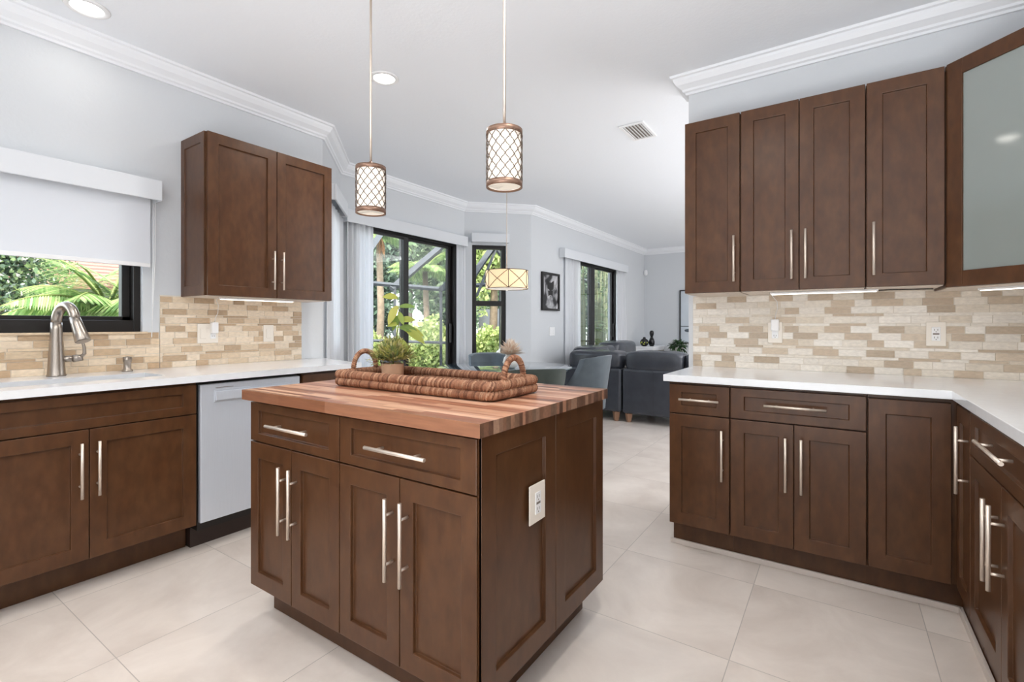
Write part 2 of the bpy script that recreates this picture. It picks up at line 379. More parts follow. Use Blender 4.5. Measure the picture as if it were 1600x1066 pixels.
# mosaic tile backsplash: thin individually coloured tiles on a grout bed
def mosaic(name, F, w, h, z0, seed, warm_cast=(1, 1, 1)):
    rng = random.Random(seed); mb = MB()
    mb.m = 1; mb.fbox(F, 0, w, 0, .006, z0, z0+h); mb.m = 0
    pal = {'w': [(230, 223, 212), (233, 227, 217), (226, 218, 205)], 'b': [(217, 206, 189), (220, 210, 194)], 't': [(194, 176, 154), (186, 169, 148), (202, 186, 165)]}
    z = z0; pat = [(.0345, 0), (.0345, 0), (.0125, 1), (.0345, 0), (.0125, 1), (.0345, 0)]; i = 0; row = 0
    while z < z0+h-.006:
        hh, thin = pat[i % 6]; hh = min(hh, z0+h-z-.001); i += 1
        x = -rng.uniform(0, .12); k = rng.randint(0, 1)
        while x < w:
            if thin: L = rng.uniform(.09, .19); key = rng.choice('wwbtw')
            else:
                L = rng.choice([.07, .105, .118, .118, .13]); key = 't' if k % 2 and rng.random() < .74 else rng.choice('wwwwb')
            k += 1
            c = list(rng.choice(pal[key])); dv = rng.uniform(-6, 6); mb.col = C(*[min(255, max(0, (v+dv)*w_)) for v, w_ in zip(c, warm_cast)])
            a0, a1 = max(0, x), min(w, x+L)
            if a1-a0 > .005: mb.fbox(F, a0+.0006, a1-.0006, .006, .0085+rng.uniform(0, .0008), z, z+hh)
            x += L+.0022
        z += hh+.0026
    mb.col = None
    return structure(mb, name, [M['tile'], M['grout']])
mosaic('backsplash_right', frame((-.762, YW, 0), (1, 0, 0), (0, -1, 0)), 1.79, .437, CT, 5)
mosaic('backsplash_left', frame((XW, 1.225, 0), (0, 1, 0), (1, 0, 0)), .92, .437, CT, 9, (1.0, .955, .895))  # warm cast of the light tinted into the tile colours
mosaic('backsplash_left.001', frame((XW, -.9, 0), (0, 1, 0), (1, 0, 0)), 2.122, .214, CT, 3, (1.0, .94, .86))  # same painted warm light, stronger under the window
mosaic('backsplash_side', frame((1.03, 3.165, 0), (0, -1, 0), (-1, 0, 0)), 4.0, .437, CT, 13)
mb = MB(); mb.col = C(214, 190, 160); mb.box(XW-.05, XW+.018, -.66, 1.16, CT+.205, CT+.218); structure(mb, 'trim_3', M['tile'], .003)

# ------------------------------------------------------------------ windows and sliding doors (structure)
def win_frame(name, F, w, z0, z1, fw=.06, fd=.08, bars=(), hbars=(), material='bronze', glass_b=.05):
    fr = MB(); fr.fbox(F, 0, fw, 0, fd, z0, z1); fr.fbox(F, w-fw, w, 0, fd, z0, z1); fr.fbox(F, fw, w-fw, 0, fd, z1-fw*.8, z1); fr.fbox(F, fw, w-fw, 0, fd, z0, z0+fw)
    for a0, a1 in bars: fr.fbox(F, a0, a1, -.01, fd, z0+fw, z1-fw*.8)
    for c0, c1 in hbars: fr.fbox(F, fw, w-fw, 0, fd, c0, c1)
    o = structure(fr, name, M[material], .003)
    g = MB(); g.fbox(F, fw*.5, w-fw*.5, glass_b, glass_b+.006, z0+.02, z1-.02); g.build('glass_pane', M['glass'], o)
    return o
# kitchen window: recessed; its right stile and bottom rail are what shows
FW = frame((XW-.03, 1.14, 0), (0, -1, 0), (-1, 0, 0))
kw = MB(); kw.fbox(FW, 0, .035, 0, .1, 1.13, 1.98); kw.fbox(FW, .035, 1.755, 0, .1, 1.13, 1.20); kw.fbox(FW, .035, 1.755, 0, .1, 1.92, 1.98); kw.fbox(FW, 1.755, 1.79, 0, .1, 1.13, 1.98)
kw.fbox(FW, .035, .075, .05, .1, 1.2, 1.92); kw.fbox(FW, .035, 1.755, .05, .1, 1.2, 1.222)
o = structure(kw, 'window_1', M['bronze'], .003)
g = MB(); g.fbox(FW, .05, 1.74, .07, .076, 1.19, 1.93); g.build('glass_pane', M['glass'], o)
win_frame('window_2', frame((A[0]-q*.2-q*.05, A[1]+q*.2-q*.05, 0), (-q, q, 0), (-q, -q, 0)), .48, .95, 2.19)
# narrow bay window
win_frame('window_3', frame((Cc[0]+q*.10-q*.03, Cc[1]+q*.10+q*.03, 0), (q, q, 0), (-q, q, 0)), .445, .45, 2.21, fw=.058, hbars=[(1.42, 1.487)])
# bay sliding door: frame, two leaves
def slider(name, y0, y1, x, z1, m0, m1, fw, right):
    F = frame((x, y0, 0), (0, 1, 0), (-1, 0, 0)); w = y1-y0
    d = MB(); d.fbox(F, 0, fw, 0, .09, 0, z1); d.fbox(F, w-fw, w, 0, .09, 0, z1); d.fbox(F, fw, w-fw, 0, .09, z1-.045, z1); d.fbox(F, fw, w-fw, 0, .09, 0, .03)
    o = structure(d, name, M['bronze'], .003)
    for tagname, a0, a1, b in (('door_leaf', fw, m1-y0, .004), ('door_leaf', m0-y0, w-fw, .042)):
        l = MB(); s = m1-m0
        first = b < .02
        sl = .05 if first else s; sr = s if first else right
        l.fbox(F, a0, a0+sl, b, b+.035, .03, z1-.045); l.fbox(F, a1-sr, a1, b, b+.035, .03, z1-.045)
        l.fbox(F, a0+sl, a1-sr, b, b+.035, z1-.075, z1-.045); l.fbox(F, a0+sl, a1-sr, b, b+.035, .03, .11)
        lo = l.build(tagname, M['bronze'], o, None, .003)
        gl = MB(); gl.fbox(F, a0+sl*.5, a1-sr*.5, b+.015, b+.021, .08, z1-.06); gl.build('glass_pane', M['glass'], lo)
        if not first:
            h = MB(); h.fbox(F, a1-sr+.015, a1-sr+.045, b-.03, b, .95, 1.19); h.build('door_handle', M['black'], lo, None, .004)
    return o
slider('door_1', 3.035, 4.675, -3.995, 2.2, 3.785, 3.86, .05, .07)
slider('door_2', 6.655, 8.405, XW, 2.19, 7.34, 7.48, .05, .05)
# second small trim: narrow window sill
# curtains
def curtain(name, label, F, w, z0, z1, amp, waves, seed, flare=0.):
    rng = random.Random(seed); n = 90; m = 10; vs = []
    ph = rng.uniform(0, 6)
    for j in range(m+1):
        c = z1-(z1-z0)*j/m; t = j/m
        for i in range(n+1):
            a = i/n; am = amp*(.55+.45*t)
            b = am*math.sin(2*PI*waves*a+ph+.5*math.sin(5*a))+.3*am*math.sin(2*PI*waves*2.3*a+1+t)
            vs.append(F(a*w*(1+flare*t), b, c))
    mb = MB(); mb.add(vs, [(j*(n+1)+i, j*(n+1)+i+1, (j+1)*(n+1)+i+1, (j+1)*(n+1)+i) for j in range(m) for i in range(n)], True)
    o = mb.build(name, M['sheer'], None, label, cat='curtain')
    s = o.modifiers.new('thick', 'SOLIDIFY'); s.thickness = .003
    return o
curtain('curtain', 'white sheer curtain gathered left of the dining sliding door', frame((-3.945, 2.984, 0), (0, 1, 0), (1, 0, 0)), .331, .02, 2.26, .026, 5, 1)
curtain('curtain', 'white sheer curtain between dining sliding door and narrow window', frame((-3.945, 4.62, 0), (0, 1, 0), (1, 0, 0)), .16, .02, 2.26, .018, 2.5, 2)
curtain('curtain', 'white curtain left of the living room sliding door', frame((XW+.032, 6.36, 0), (0, 1, 0), (1, 0, 0)), .48, .02, 2.25, .017, 4.5, 2)
curtain('curtain', 'white flaring curtain right of the living room sliding door', frame((XW+.045, 8.28, 0), (0, 1, 0), (1, 0, 0)), .44, .02, 2.25, .028, 4.5, 4, .3)
curtain('vertical_blind', 'closed pale vertical blind on the bay wall behind the upper cabinet', frame((A[0]-q*.04+q*.03, A[1]+q*.04+q*.03, 0), (-q, q, 0), (q, q, 0)), .80, .5, 2.185, .012, 7, 5)
def valance(name, label, F, w, z0, z1, dep=.1):
    mb = MB(); mb.fbox(F, 0, w, dep-.018, dep, z0, z1); mb.fbox(F, 0, .018, 0.002, dep-.018, z0, z1); mb.fbox(F, w-.018, w, 0.002, dep-.018, z0, z1); mb.fbox(F, .018, w-.018, 0.002, dep-.018, z1-.018, z1)
    return mb.build(name, M['valance'], None, label, .004, cat='valance')
valance('window_valance', 'long white box valance over the dining sliding door', frame((-3.995, 2.96, 0), (0, 1, 0), (1, 0, 0)), 1.825, 2.165, 2.29)
valance('window_valance', 'short white box valance over the narrow bay window', frame((Cc[0]+q*.085, Cc[1]+q*.085, 0), (q, q, 0), (q, -q, 0)), .49, 2.235, 2.35, .09)
valance('window_valance', 'white box valance over the living room sliding door', frame((XW, 6.22, 0), (0, 1, 0), (1, 0, 0)), 2.54, 2.15, 2.285)
valance('window_valance', 'white box valance beside the upper cabinet on the near bay wall', frame((A[0]-q*.10, A[1]+q*.10, 0), (-q, q, 0), (q, q, 0)), .66, 2.19, 2.32, .09)

# ------------------------------------------------------------------ cabinet making
def shaker(F, a0, a1, c0, c1, b=0., t=.02, st=.06, rl=.062, rec=.0115):
    """door slab from a0..a1, c0..c1, front face at depth b (outwards positive), recessed centre panel"""
    mb = MB()
    o = [(a0, c0), (a1, c0), (a1, c1), (a0, c1)]; i = [(a0+st, c0+rl), (a1-st, c0+rl), (a1-st, c1-rl), (a0+st, c1-rl)]
    sl = .0012; i2 = [(a0+st+sl, c0+rl+sl), (a1-st-sl, c0+rl+sl), (a1-st-sl, c1-rl-sl), (a0+st+sl, c1-rl-sl)]
    v = [F(a, b, c) for a, c in o]+[F(a, b, c) for a, c in i]+[F(a, b-rec, c) for a, c in i2]+[F(a, b-t, c) for a, c in o]
    fs = [(k, (k+1) % 4, 4+(k+1) % 4, 4+k) for k in range(4)]+[(4+k, 4+(k+1) % 4, 8+(k+1) % 4, 8+k) for k in range(4)]+[(8, 9, 10, 11)]+[((k+1) % 4, k, 12+k, 12+(k+1) % 4) for k in range(4)]+[(15, 14, 13, 12)]
    mb.add(v, fs, False); return mb
def flip_fix(o):
    bm = bmesh.new(); bm.from_mesh(o.data); bmesh.ops.recalc_face_normals(bm, faces=bm.faces); bm.to_mesh(o.data); bm.free()
def bar_handle(F, a, b, c0, c1, parent, horiz=False, stand=.033, r=.006, post=.05):
    """bar pull; vertical: at a from c0..c1; horizontal: from c0..c1 along a at height a"""
    mb = MB(); P = (lambda s: F(s, b+stand, a)) if horiz else (lambda s: F(a, b+stand, s))
    Q = (lambda s: F(s, b, a)) if horiz else (lambda s: F(a, b, s))
    mb.tube([P(c0), P(c1)], r, 12)
    for s in (c0+post, c1-post): mb.tube([Q(s), P(s)], r*.75, 10)
    return mb.build('handle', M['nickel'], parent, 'brushed nickel bar handle')
def add_door(root, F, a0, a1, c0, c1, handle=None, name='door', b=0., st=.06, rl=.062):
    o = shaker(F, a0+.0012, a1-.0012, c0+.001, c1-.001, b, st=st, rl=rl).build(name, M['wood'], root, None, .0018); flip_fix(o)
    if handle: bar_handle(F, handle[0], b, handle[1], handle[2], o, handle[3] if len(handle) > 3 else False)
    return o
def carcass(root, F, a0, a1, depth, c0, c1, toe=.085, toe_h=None, name='body', m='wood'):
    mb = MB(); mb.fbox(F, a0, a1, -depth, -.021, c0, c1)
    o = mb.build(name, M[m], root, None, .001)
    if toe_h:
        t = MB(); t.fbox(F, a0-.0004, a1+.0004, -depth, -toe, 0.001, c0-.0005); t.build('toe_kick', M['wood'], root)
    return o
ZD, ZS, ZT = .14, .716, .867   # door bottom, drawer split, drawer top
# ---- left run of base cabinets (faces +X)
FL = frame((-2.7245, 0, 0), (0, 1, 0), (1, 0, 0)); DL = .64
t = thing('base_cabinet', 'dark brown sink base cabinet with two doors below the faucet', 'cabinet', (-2.9, .72, 0))
carcass(t, FL, .292, 1.158, DL, .14, .695, .137, True)
rim = MB(); rim.fbox(FL, .292, 1.158, -.1, -.021, .695, .879); rim.fbox(FL, .292, .31, -DL, -.1, .70, .879); rim.fbox(FL, 1.14, 1.158, -DL, -.1, .70, .879); rim.build('face_frame', M['wood'], t)
add_door(t, FL, .296, .7255, ZD+.005, ZS, (.693, .423, .662)); add_door(t, FL, .7265, 1.154, ZD+.005, ZS, (.753, .423, .662))
add_door(t, FL, .296, 1.154, ZS+.003, ZT, name='false_drawer_front', rl=.04)
t = thing('base_cabinet', 'dark brown base cabinet at the near end of the sink counter', 'cabinet', (-2.9, -.2, 0))
carcass(t, FL, -.9, .288, DL, .14, .879, .137, True)
add_door(t, FL, -.30, .284, ZD+.005, ZS, (-.26, .423, .662)); add_door(t, FL, -.896, -.302, ZD+.005, ZS, (-.345, .423, .662))
add_door(t, FL, -.896, .284, ZS+.003, ZT, (.79, -.43, -.18, True), name='drawer', rl=.04)
# dishwasher
t = thing('dishwasher', 'stainless steel dishwasher under the white counter beside the sink cabinet', 'dishwasher', (-3.0, 1.45, 0))
mb = MB(); mb.fbox(FL, 1.168, 1.728, -.6, -.03, .105, .868); mb.build('tub', M['black'], t)
mb = MB(); mb.fbox(FL, 1.172, 1.727, -.03, 0, .148, .862); d = mb.build('door', M['steel'], t, None, .004)
mb = MB(); mb.fbox(FL, 1.24, 1.66, 0, .016, .775, .822); mb.fbox(FL, 1.235, 1.665, 0, .004, .765, .832); mb.build('pocket_handle', M['steel'], d, None, .006)
mb = MB(); mb.fbox(FL, 1.245, 1.335, .0002, .0012, .8395, .8425); mb.build('indicator_slot', M['dark'], d)
mb = MB(); mb.fbox(FL, 1.165, 1.73, -.60, -.10, 0.001, .104); mb.build('toe_panel', M['wood_in'], t, 'dark kick panel')
# end cabinet between dishwasher and bay
t = thing('base_cabinet', 'narrow dark end cabinet between the dishwasher and the bay', 'cabinet', (-2.9, 1.93, 0))
carcass(t, FL, 1.745, 2.13, DL, .14, .872, .137, True)
add_door(t, FL, 1.747, 2.128, ZD+.005, .866)

# ---- right run base cabinets (face -Y)
FR = frame((0, 2.559, 0), (1, 0, 0), (0, -1, 0)); DR = .615
t = thing('base_cabinet', 'narrow base cabinet with one drawer at the free end of right counter', 'cabinet', (-.59, 2.8, 0))
carcass(t, FR, -.737, -.4405, DR, .142, .879, .10, True)
add_door(t, FR, -.733, -.442, ZS+.002, ZT, (.793, -.677, -.487, True), name='drawer', rl=.04)
add_door(t, FR, -.733, -.442, ZD+.003, ZS-.002, (-.473, .407, .655))
t = thing('base_cabinet', 'wide base cabinet with one long drawer above two doors, right counter', 'cabinet', (-.17, 2.8, 0))
carcass(t, FR, -.4395, .1015, DR, .142, .879, .10, True)
add_door(t, FR, -.438, .1, ZS+.002, ZT, (.795, -.289, -.043, True), name='drawer', rl=.04)
add_door(t, FR, -.438, -.17, ZD+.003, ZS-.002, (-.201, .408, .655)); add_door(t, FR, -.169, .1, ZD+.003, ZS-.002, (-.139, .408, .655))
# corner cabinet with two full-height doors at right angles
XL = .3845
FG = frame((XL, 0, 0), (0, -1, 0), (-1, 0, 0))     # leg facing -X; a = -y
t = thing('corner_base_cabinet', 'corner base cabinet with full-height folding doors where counters meet', 'cabinet', (.6, 2.8, 0))
mb = MB(); mb.prism([(.1035, 2.58), (XL+.021, 2.58), (XL+.021, 2.315), (1.0, 2.315), (1.0, 3.174), (.1035, 3.174)], .142, .879); mb.build('body', M['wood'], t, None, .001)
mb = MB(); mb.prism([(.1012, 2.659), (.42, 2.659), (.42, 2.316), (1.0, 2.316), (1.0, 3.174), (.1012, 3.174)], .001, .1415); mb.build('toe_kick', M['wood'], t)
add_door(t, FR, .1045, .372, ZD+.003, .862)
add_door(t, FG, -2.548, -2.319, ZD+.003, .862, (-2.289, .563, .806) and (-2.345, .563, .806), st=.05)
t = thing('base_cabinet', 'base cabinet at right edge with long drawer handle above paired doors', 'cabinet', (.7, 1.9, 0))
carcass(t, FG, -2.314, -1.515, .62, .142, .879, .036, True)
add_door(t, FG, -2.3125, -1.5165, ZS+.002, ZT, (.81, -2.06, -1.76, True), name='drawer', rl=.04)
add_door(t, FG, -2.3125, -1.922, ZD+.003, ZS-.002, (-1.955, .42, .662)); add_door(t, FG, -1.921, -1.5165, ZD+.003, ZS-.002, (-1.889, .42, .662))
t = thing('base_cabinet', 'base cabinet beside the camera with two doors below the right counter', 'cabinet', (.7, 1.1, 0))
carcass(t, FG, -1.513, -.7, .62, .142, .879, .036, True)
add_door(t, FG, -1.511, -.702, ZS+.002, ZT, (.81, -1.23, -.98, True), name='drawer', rl=.04)
add_door(t, FG, -1.511, -1.107, ZD+.003, ZS-.002, (-1.14, .42, .662)); add_door(t, FG, -1.106, -.702, ZD+.003, ZS-.002, (-1.07, .42, .662))

# ---- worktops
ZB = .881
def slab(mb, pts): mb.prism(pts, ZB, CT)
mb = MB()
SX0, SX1, SY0, SY1, SYM = -3.10, -2.85, .34, 1.06, .69
for (x0, x1, y0, y1) in ((-3.359, SX0, -.9, 2.178), (SX1, -2.6945, -.9, 2.162), (SX0, SX1, -.9, SY0), (SX0, SX1, SY1, 2.17)): mb.box(x0, x1, y0, y1, ZB, CT)
mb.v = [((x, 2.325 if (x < -3.3 and y > 2.1) else (2.165+(x+2.6945)*-.2 if y > 2.1 else y), z)) for x, y, z in mb.v]
mb.build('sink_counter', M['quartz'], None, 'white quartz sink counter along the left wall', 0, cat='countertop')
mb = MB(); mb.prism([(-.7562, 2.529), (.3675, 2.529), (.3675, .6), (1.018, .6), (1.018, 3.1735), (-.7562, 3.1735)], ZB, CT)
mb.build('corner_counter', M['quartz'], None, 'white L-shaped quartz counter on the right-hand cabinets', .002, cat='countertop')
# sink
t = thing('kitchen_sink', 'stainless double-bowl undermount sink below the window', 'sink', (-2.97, .6, .66))
def bowl(y0, y1):
    b = MB(); x0, x1, zb = SX0-.004, SX1+.004, .70; w = .002; ZU = ZB-.002
    b.box(x0, x1, y0, y1, zb, zb+w); b.box(x0-w, x0, y0, y1, zb, ZU); b.box(x1, x1+w, y0, y1, zb, ZU); b.box(x0, x1, y0-w, y0, zb, ZU); b.box(x0, x1, y1, y1+w, zb, ZU)
    o = b.build('bowl', M['sink'], t)
    dr = MB(); dr.lathe([(.0, .002), (.03, .003), (.043, .006), (.045, .002)], (x0+x1)/2, (y0+y1)/2, zb, 24); dr.build('drain', M['chrome'], o)
bowl(SY0, SYM-.012); bowl(SYM+.012, SY1+.004)
mb = MB(); mb.box(SX0, SX1, SYM-.0095, SYM+.0095, .78, .893); mb.build('divider', M['sink'], t, None, .004)
# faucet: conical body, tall arch, pull-down spray head, side lever
t = thing('faucet', 'brushed nickel pull-down kitchen faucet at the sink', 'faucet', (-3.265, .74, CT))
bx, by = -3.265, .74
mb = MB(); mb.lathe([(.038, 0), (.038, .006), (.0355, .012), (.032, .07), (.028, .15), (.0235, .235), (.022, .27)], bx, by, CT, 28); mb.build('body', M['faucet'], t)
dirv = Vector((.93, .38, 0)).normalized(); pth = []; rr = []
for k in range(15):
    a = PI*k/14*.93; R = .06
    pth.append(Vector((bx, by, CT+.268))+dirv*(R-R*math.cos(a))+Vector((0, 0, 1.45*R*math.sin(a)))); rr.append(.0215)
mb = MB(); mb.tube(pth, rr, 20); mb.build('spout', M['faucet'], t)
e = pth[-1]; dn = (pth[-1]-pth[-2]).normalized(); dn = (dn+dirv*.22).normalized()
mb = MB(); mb.tube([e-dn*.01, e+dn*.025, e+dn*.075, e+dn*.118, e+dn*.123], [.0218, .0235, .028, .032, .029], 22); mb.build('spray_head', M['faucet'], t)
mb = MB(); mb.tube([(bx, by+.02, CT+.085), (bx+.01, by+.065, CT+.085)], [.016, .016], 16); mb.tube([(bx+.01, by+.06, CT+.085), (bx+.013, by+.098, CT+.088)], [.019, .016], 16)
mb.tube([(bx+.013, by+.09, CT+.09), (bx+.02, by+.105, CT+.11), (bx+.02, by+.104, CT+.14), (bx+.02, by+.095, CT+.175)], [.008, .008, .007, .006], 12, squash=1.4); mb.build('lever', M['faucet'], t)
t = thing('soap_dispenser', 'small nickel soap dispenser pump beside the sink', 'soap dispenser', (-3.27, 1.035, CT))
mb = MB(); mb.lathe([(.026, 0), (.026, .008), (.018, .014), (.017, .05), (.02, .052), (.02, .08), (.0, .083)], -3.27, 1.035, CT, 24); mb.build('body', M['faucet'], t)
mb = MB(); mb.tube([(-3.27, 1.035, CT+.072), (-3.215, 1.035, CT+.073)], .006, 10); mb.build('nozzle', M['faucet'], t)

# ---- upper cabinets
FU = frame((0, 2.852, 0), (1, 0, 0), (0, -1, 0)); U0, U1 = 1.352, 2.322; DU = .33
def upper(label, a0, a1, doors):
    t = thing('wall_cabinet', label, 'cabinet', ((a0+a1)/2, 3.0, U0))
    mb = MB(); mb.fbox(FU, a0, a1, -DU, -.021, U0+.001, U1-.002); mb.build('body', M['wood'], t, None, .001)
    mb = MB(); mb.fbox(FU, a0+.004, a1-.004, -DU+.002, -.024, U0-.003, U0+.0008); mb.build('bottom_panel', M['melamine'], t, 'pale underside panel')
    for d in doors: add_door(t, FU, d[0], d[1], U0, U1, d[2])
upper('single-door wall cabinet at the free end of the right-hand row', -.731, -.4395, [(-.730, -.441, (-.467, 1.406, 1.654))])
upper('double-door wall cabinet in the middle of the right-hand row', -.4375, .1075, [(-.4365, -.166, (-.197, 1.406, 1.654)), (-.164, .1065, (-.137, 1.406, 1.654))])
upper('single-door wall cabinet next to the frosted glass corner cabinet', .1095, .393, [(.1105, .392, (.137, 1.406, 1.654))])
# diagonal corner cabinet with frosted glass
t = thing('corner_wall_cabinet', 'diagonal corner wall cabinet with frosted glass door', 'cabinet', (.75, 2.9, U0))
mb = MB(); mb.prism([(.3965, 2.875), (.70, 2.5715), (1.028, 2.5715), (1.028, 3.182), (.3965, 3.182)], U0-.012, U0+.006); mb.prism([(.3965, 2.875), (.70, 2.5715), (1.028, 2.5715), (1.028, 3.182), (.3965, 3.182)], U1-.016, U1+.004)
mb.box(.3965, .412, 2.885, 3.182, U0+.006, U1-.016); mb.box(.715, 1.028, 2.5715, 2.587, U0+.006, U1-.016); mb.box(.412, 1.028, 3.17, 3.182, U0+.006, U1-.016); mb.box(1.016, 1.028, 2.587, 3.17, U0+.006, U1-.016)
mb.build('body', M['wood'], t)
for z in (1.66, 1.98):
    mb = MB(); mb.prism([(.43, 2.90), (.735, 2.60), (1.01, 2.60), (1.01, 3.165), (.43, 3.165)], z, z+.016); mb.build('shelf', M['melamine'], t)
mb = MB(); mb.prism([(.402, 2.885), (.702, 2.585), (1.024, 2.585), (1.024, 3.178), (.402, 3.178)], U0-.0155, U0-.0125); mb.build('bottom_panel', M['melamine'], t, 'pale underside panel')
FD = frame((.3975, 2.858, 0), (q, -q, 0), (-q, -q, 0)); wd = .425
mb = MB(); st = .062
mb.fbox(FD, 0, st, -.02, 0, U0-.012, U1+.004); mb.fbox(FD, wd-st, wd, -.02, 0, U0-.012, U1+.004); mb.fbox(FD, st, wd-st, -.02, 0, U0-.012, U0+st-.006); mb.fbox(FD, st, wd-st, -.02, 0, U1-st, U1+.004)
d = mb.build('door', M['wood'], t, None, .0018)
mb = MB(); mb.fbox(FD, st-.008, wd-st+.008, -.013, -.008, U0+st-.014, U1-st+.008); mb.build('frosted_pane', M['frost'], d, 'frosted glass pane')
bar_handle(FD, wd-.03, 0, 1.41, 1.66, d)
# left upper cabinet
FV = frame((-3.04, 0, 0), (0, 1, 0), (1, 0, 0))
t = thing('wall_cabinet', 'double-door wall cabinet alone on the left wall beside the window', 'cabinet', (-3.2, 1.75, U0-.01))
V0, V1 = 1.346, 2.306
mb = MB(); mb.fbox(FV, 1.342, 2.18, -.33, -.021, V0+.001, V1-.001); mb.build('body', M['wood'], t, None, .001)
FSd = frame((-3.365, 1.342, 0), (1, 0, 0), (0, -1, 0))
o = shaker(FSd, .004, .302, V0, V1, .007, .0065, .045, .06, .006).build('side_panel', M['wood'], t, None, .0015); flip_fix(o)
mb = MB(); mb.fbox(FV, 1.345, 2.177, -.325, -.024, V0-.003, V0+.0008); mb.build('bottom_panel', M['melamine'], t, 'pale underside panel')
add_door(t, FV, 1.345, 1.765, V0, V1, (1.733, 1.40, 1.648)); add_door(t, FV, 1.766, 2.178, V0, V1, (1.794, 1.40, 1.648))

# ------------------------------------------------------------------ island
IX0, IX1, IY0, IY1 = -1.9692, -.7731, .9977, 1.8387
FI = frame((0, 1.026, 0), (1, 0, 0), (0, -1, 0)); IB = .1336
t = thing('kitchen_island', 'dark brown kitchen island cabinet under the butcher block top', 'kitchen island', (-1.38, 1.43, 0))
mb = MB(); mb.box(-1.958, -.816, 1.047, 1.8225, IB, .876); mb.build('body', M['wood'], t, None, .001)
mb = MB(); mb.box(-1.94, -.877, 1.1134, 1.832-.01, .001, IB-.0005); mb.build('toe_kick', M['wood'], t)
mb = MB(); mb.box(-.8035, -.7965, 1.034, 1.05, IB, .876); mb.build('corner_filler', M['wood_in'], t)
for a0, a1, h in ((-1.958, -1.3925, (.791, -1.792, -1.531, True)), (-1.3905, -.805, (.791, -1.224, -.967, True))):
    add_door(t, FI, a0, a1, .712, .866, h, name='drawer', rl=.032, st=.058)
for a0, a1, hx in ((-1.958, -1.6735, -1.705), (-1.672, -1.3925, -1.640), (-1.3905, -1.103, -1.132), (-1.102, -.805, -1.067)):
    add_door(t, FI, a0, a1, IB, .709, (hx, .40, .649), st=.055)
FS = frame((-.7953, 0, 0), (0, 1, 0), (1, 0, 0))
for a0, a1 in ((1.034, 1.4455), (1.4475, 1.8435)):
    o = shaker(FS, a0, a1, IB, .876, 0, .02, .068, .068).build('side_panel', M['wood'], t, None, .0018); flip_fix(o)
def outlet_parts(root, F, a0, a1, c0, c1, b, style='duplex', parent=None):
    par = parent or root
    mb = MB(); mb.fbox(F, a0, a1, b, b+.005, c0, c1); p = mb.build('cover_plate', M['plastic'], par, None, .002)
    am, cm = (a0+a1)/2, (c0+c1)/2
    if style == 'switch':
        mb = MB(); mb.fbox(F, am-.017, am+.017, b+.005, b+.008, cm-.033, cm+.033); mb.build('rocker', M['plastic'], p, None, .002); return p
    mb = MB(); mb.fbox(F, am-.017, am+.017, b+.005, b+.0075, cm-.034, cm+.034); rc = mb.build('receptacle', M['white'], p, None, .002)
    sl = MB()
    for dz in (-.019, .019):
        for da in (-.006, .006): sl.fbox(F, am+da-.0012, am+da+.0012, b+.0075, b+.0079, cm+dz-.003, cm+dz+.006)
        sl.fbox(F, am-.002, am+.002, b+.0075, b+.0079, cm+dz-.0105, cm+dz-.0065)
    if style == 'gfci': sl.fbox(F, am-.012, am+.012, b+.0075, b+.0079, cm-.0035, cm+.0035)
    sl.build('slots', M['dark'], rc)
    return p
outlet_parts(t, FS, 1.272, 1.366, .549, .671, -.0085+.0085, 'gfci')
# butcher block top: staves along X, darker end grain on the side
rng = random.Random(4); mb = MB(); y = IY0; walnut = [(165, 114, 88), (154, 103, 77), (173, 124, 95), (143, 92, 70), (180, 135, 107), (132, 85, 66), (159, 108, 81), (150, 106, 86), (195, 151, 123), (121, 78, 61), (186, 141, 114), (106, 69, 54), (203, 160, 132)]
while y < IY1-.002:
    w = min(rng.uniform(.014, .027), IY1-y); w = IY1-y if IY1-y-w < .009 else w
    x = IX0
    while x < IX1-.001:
        L = rng.uniform(.22, .6); x1 = IX1 if IX1-x-L < .15 else x+L
        c = rng.choice(walnut) if y > IY0 else (132, 88, 64); dv = rng.uniform(-9, 9); mb.col = C(*[v+dv for v in c])
        b0 = len(mb.f); mb.box(x, x1, y, y+w, .8766, CT)
        if x1 == IX1:   # end grain face
            k = rng.choice([.6, .66, .72, .8, .95]); mb.c[b0+5] = C(*[(.6*v+.4*w_)*k for v, w_ in zip(c, (178, 140, 116))])
        x = x1
    y += w
mb.col = None
mb.build('butcher_block_top', M['butcher'], None, 'walnut butcher block worktop on the kitchen island', cat='countertop')

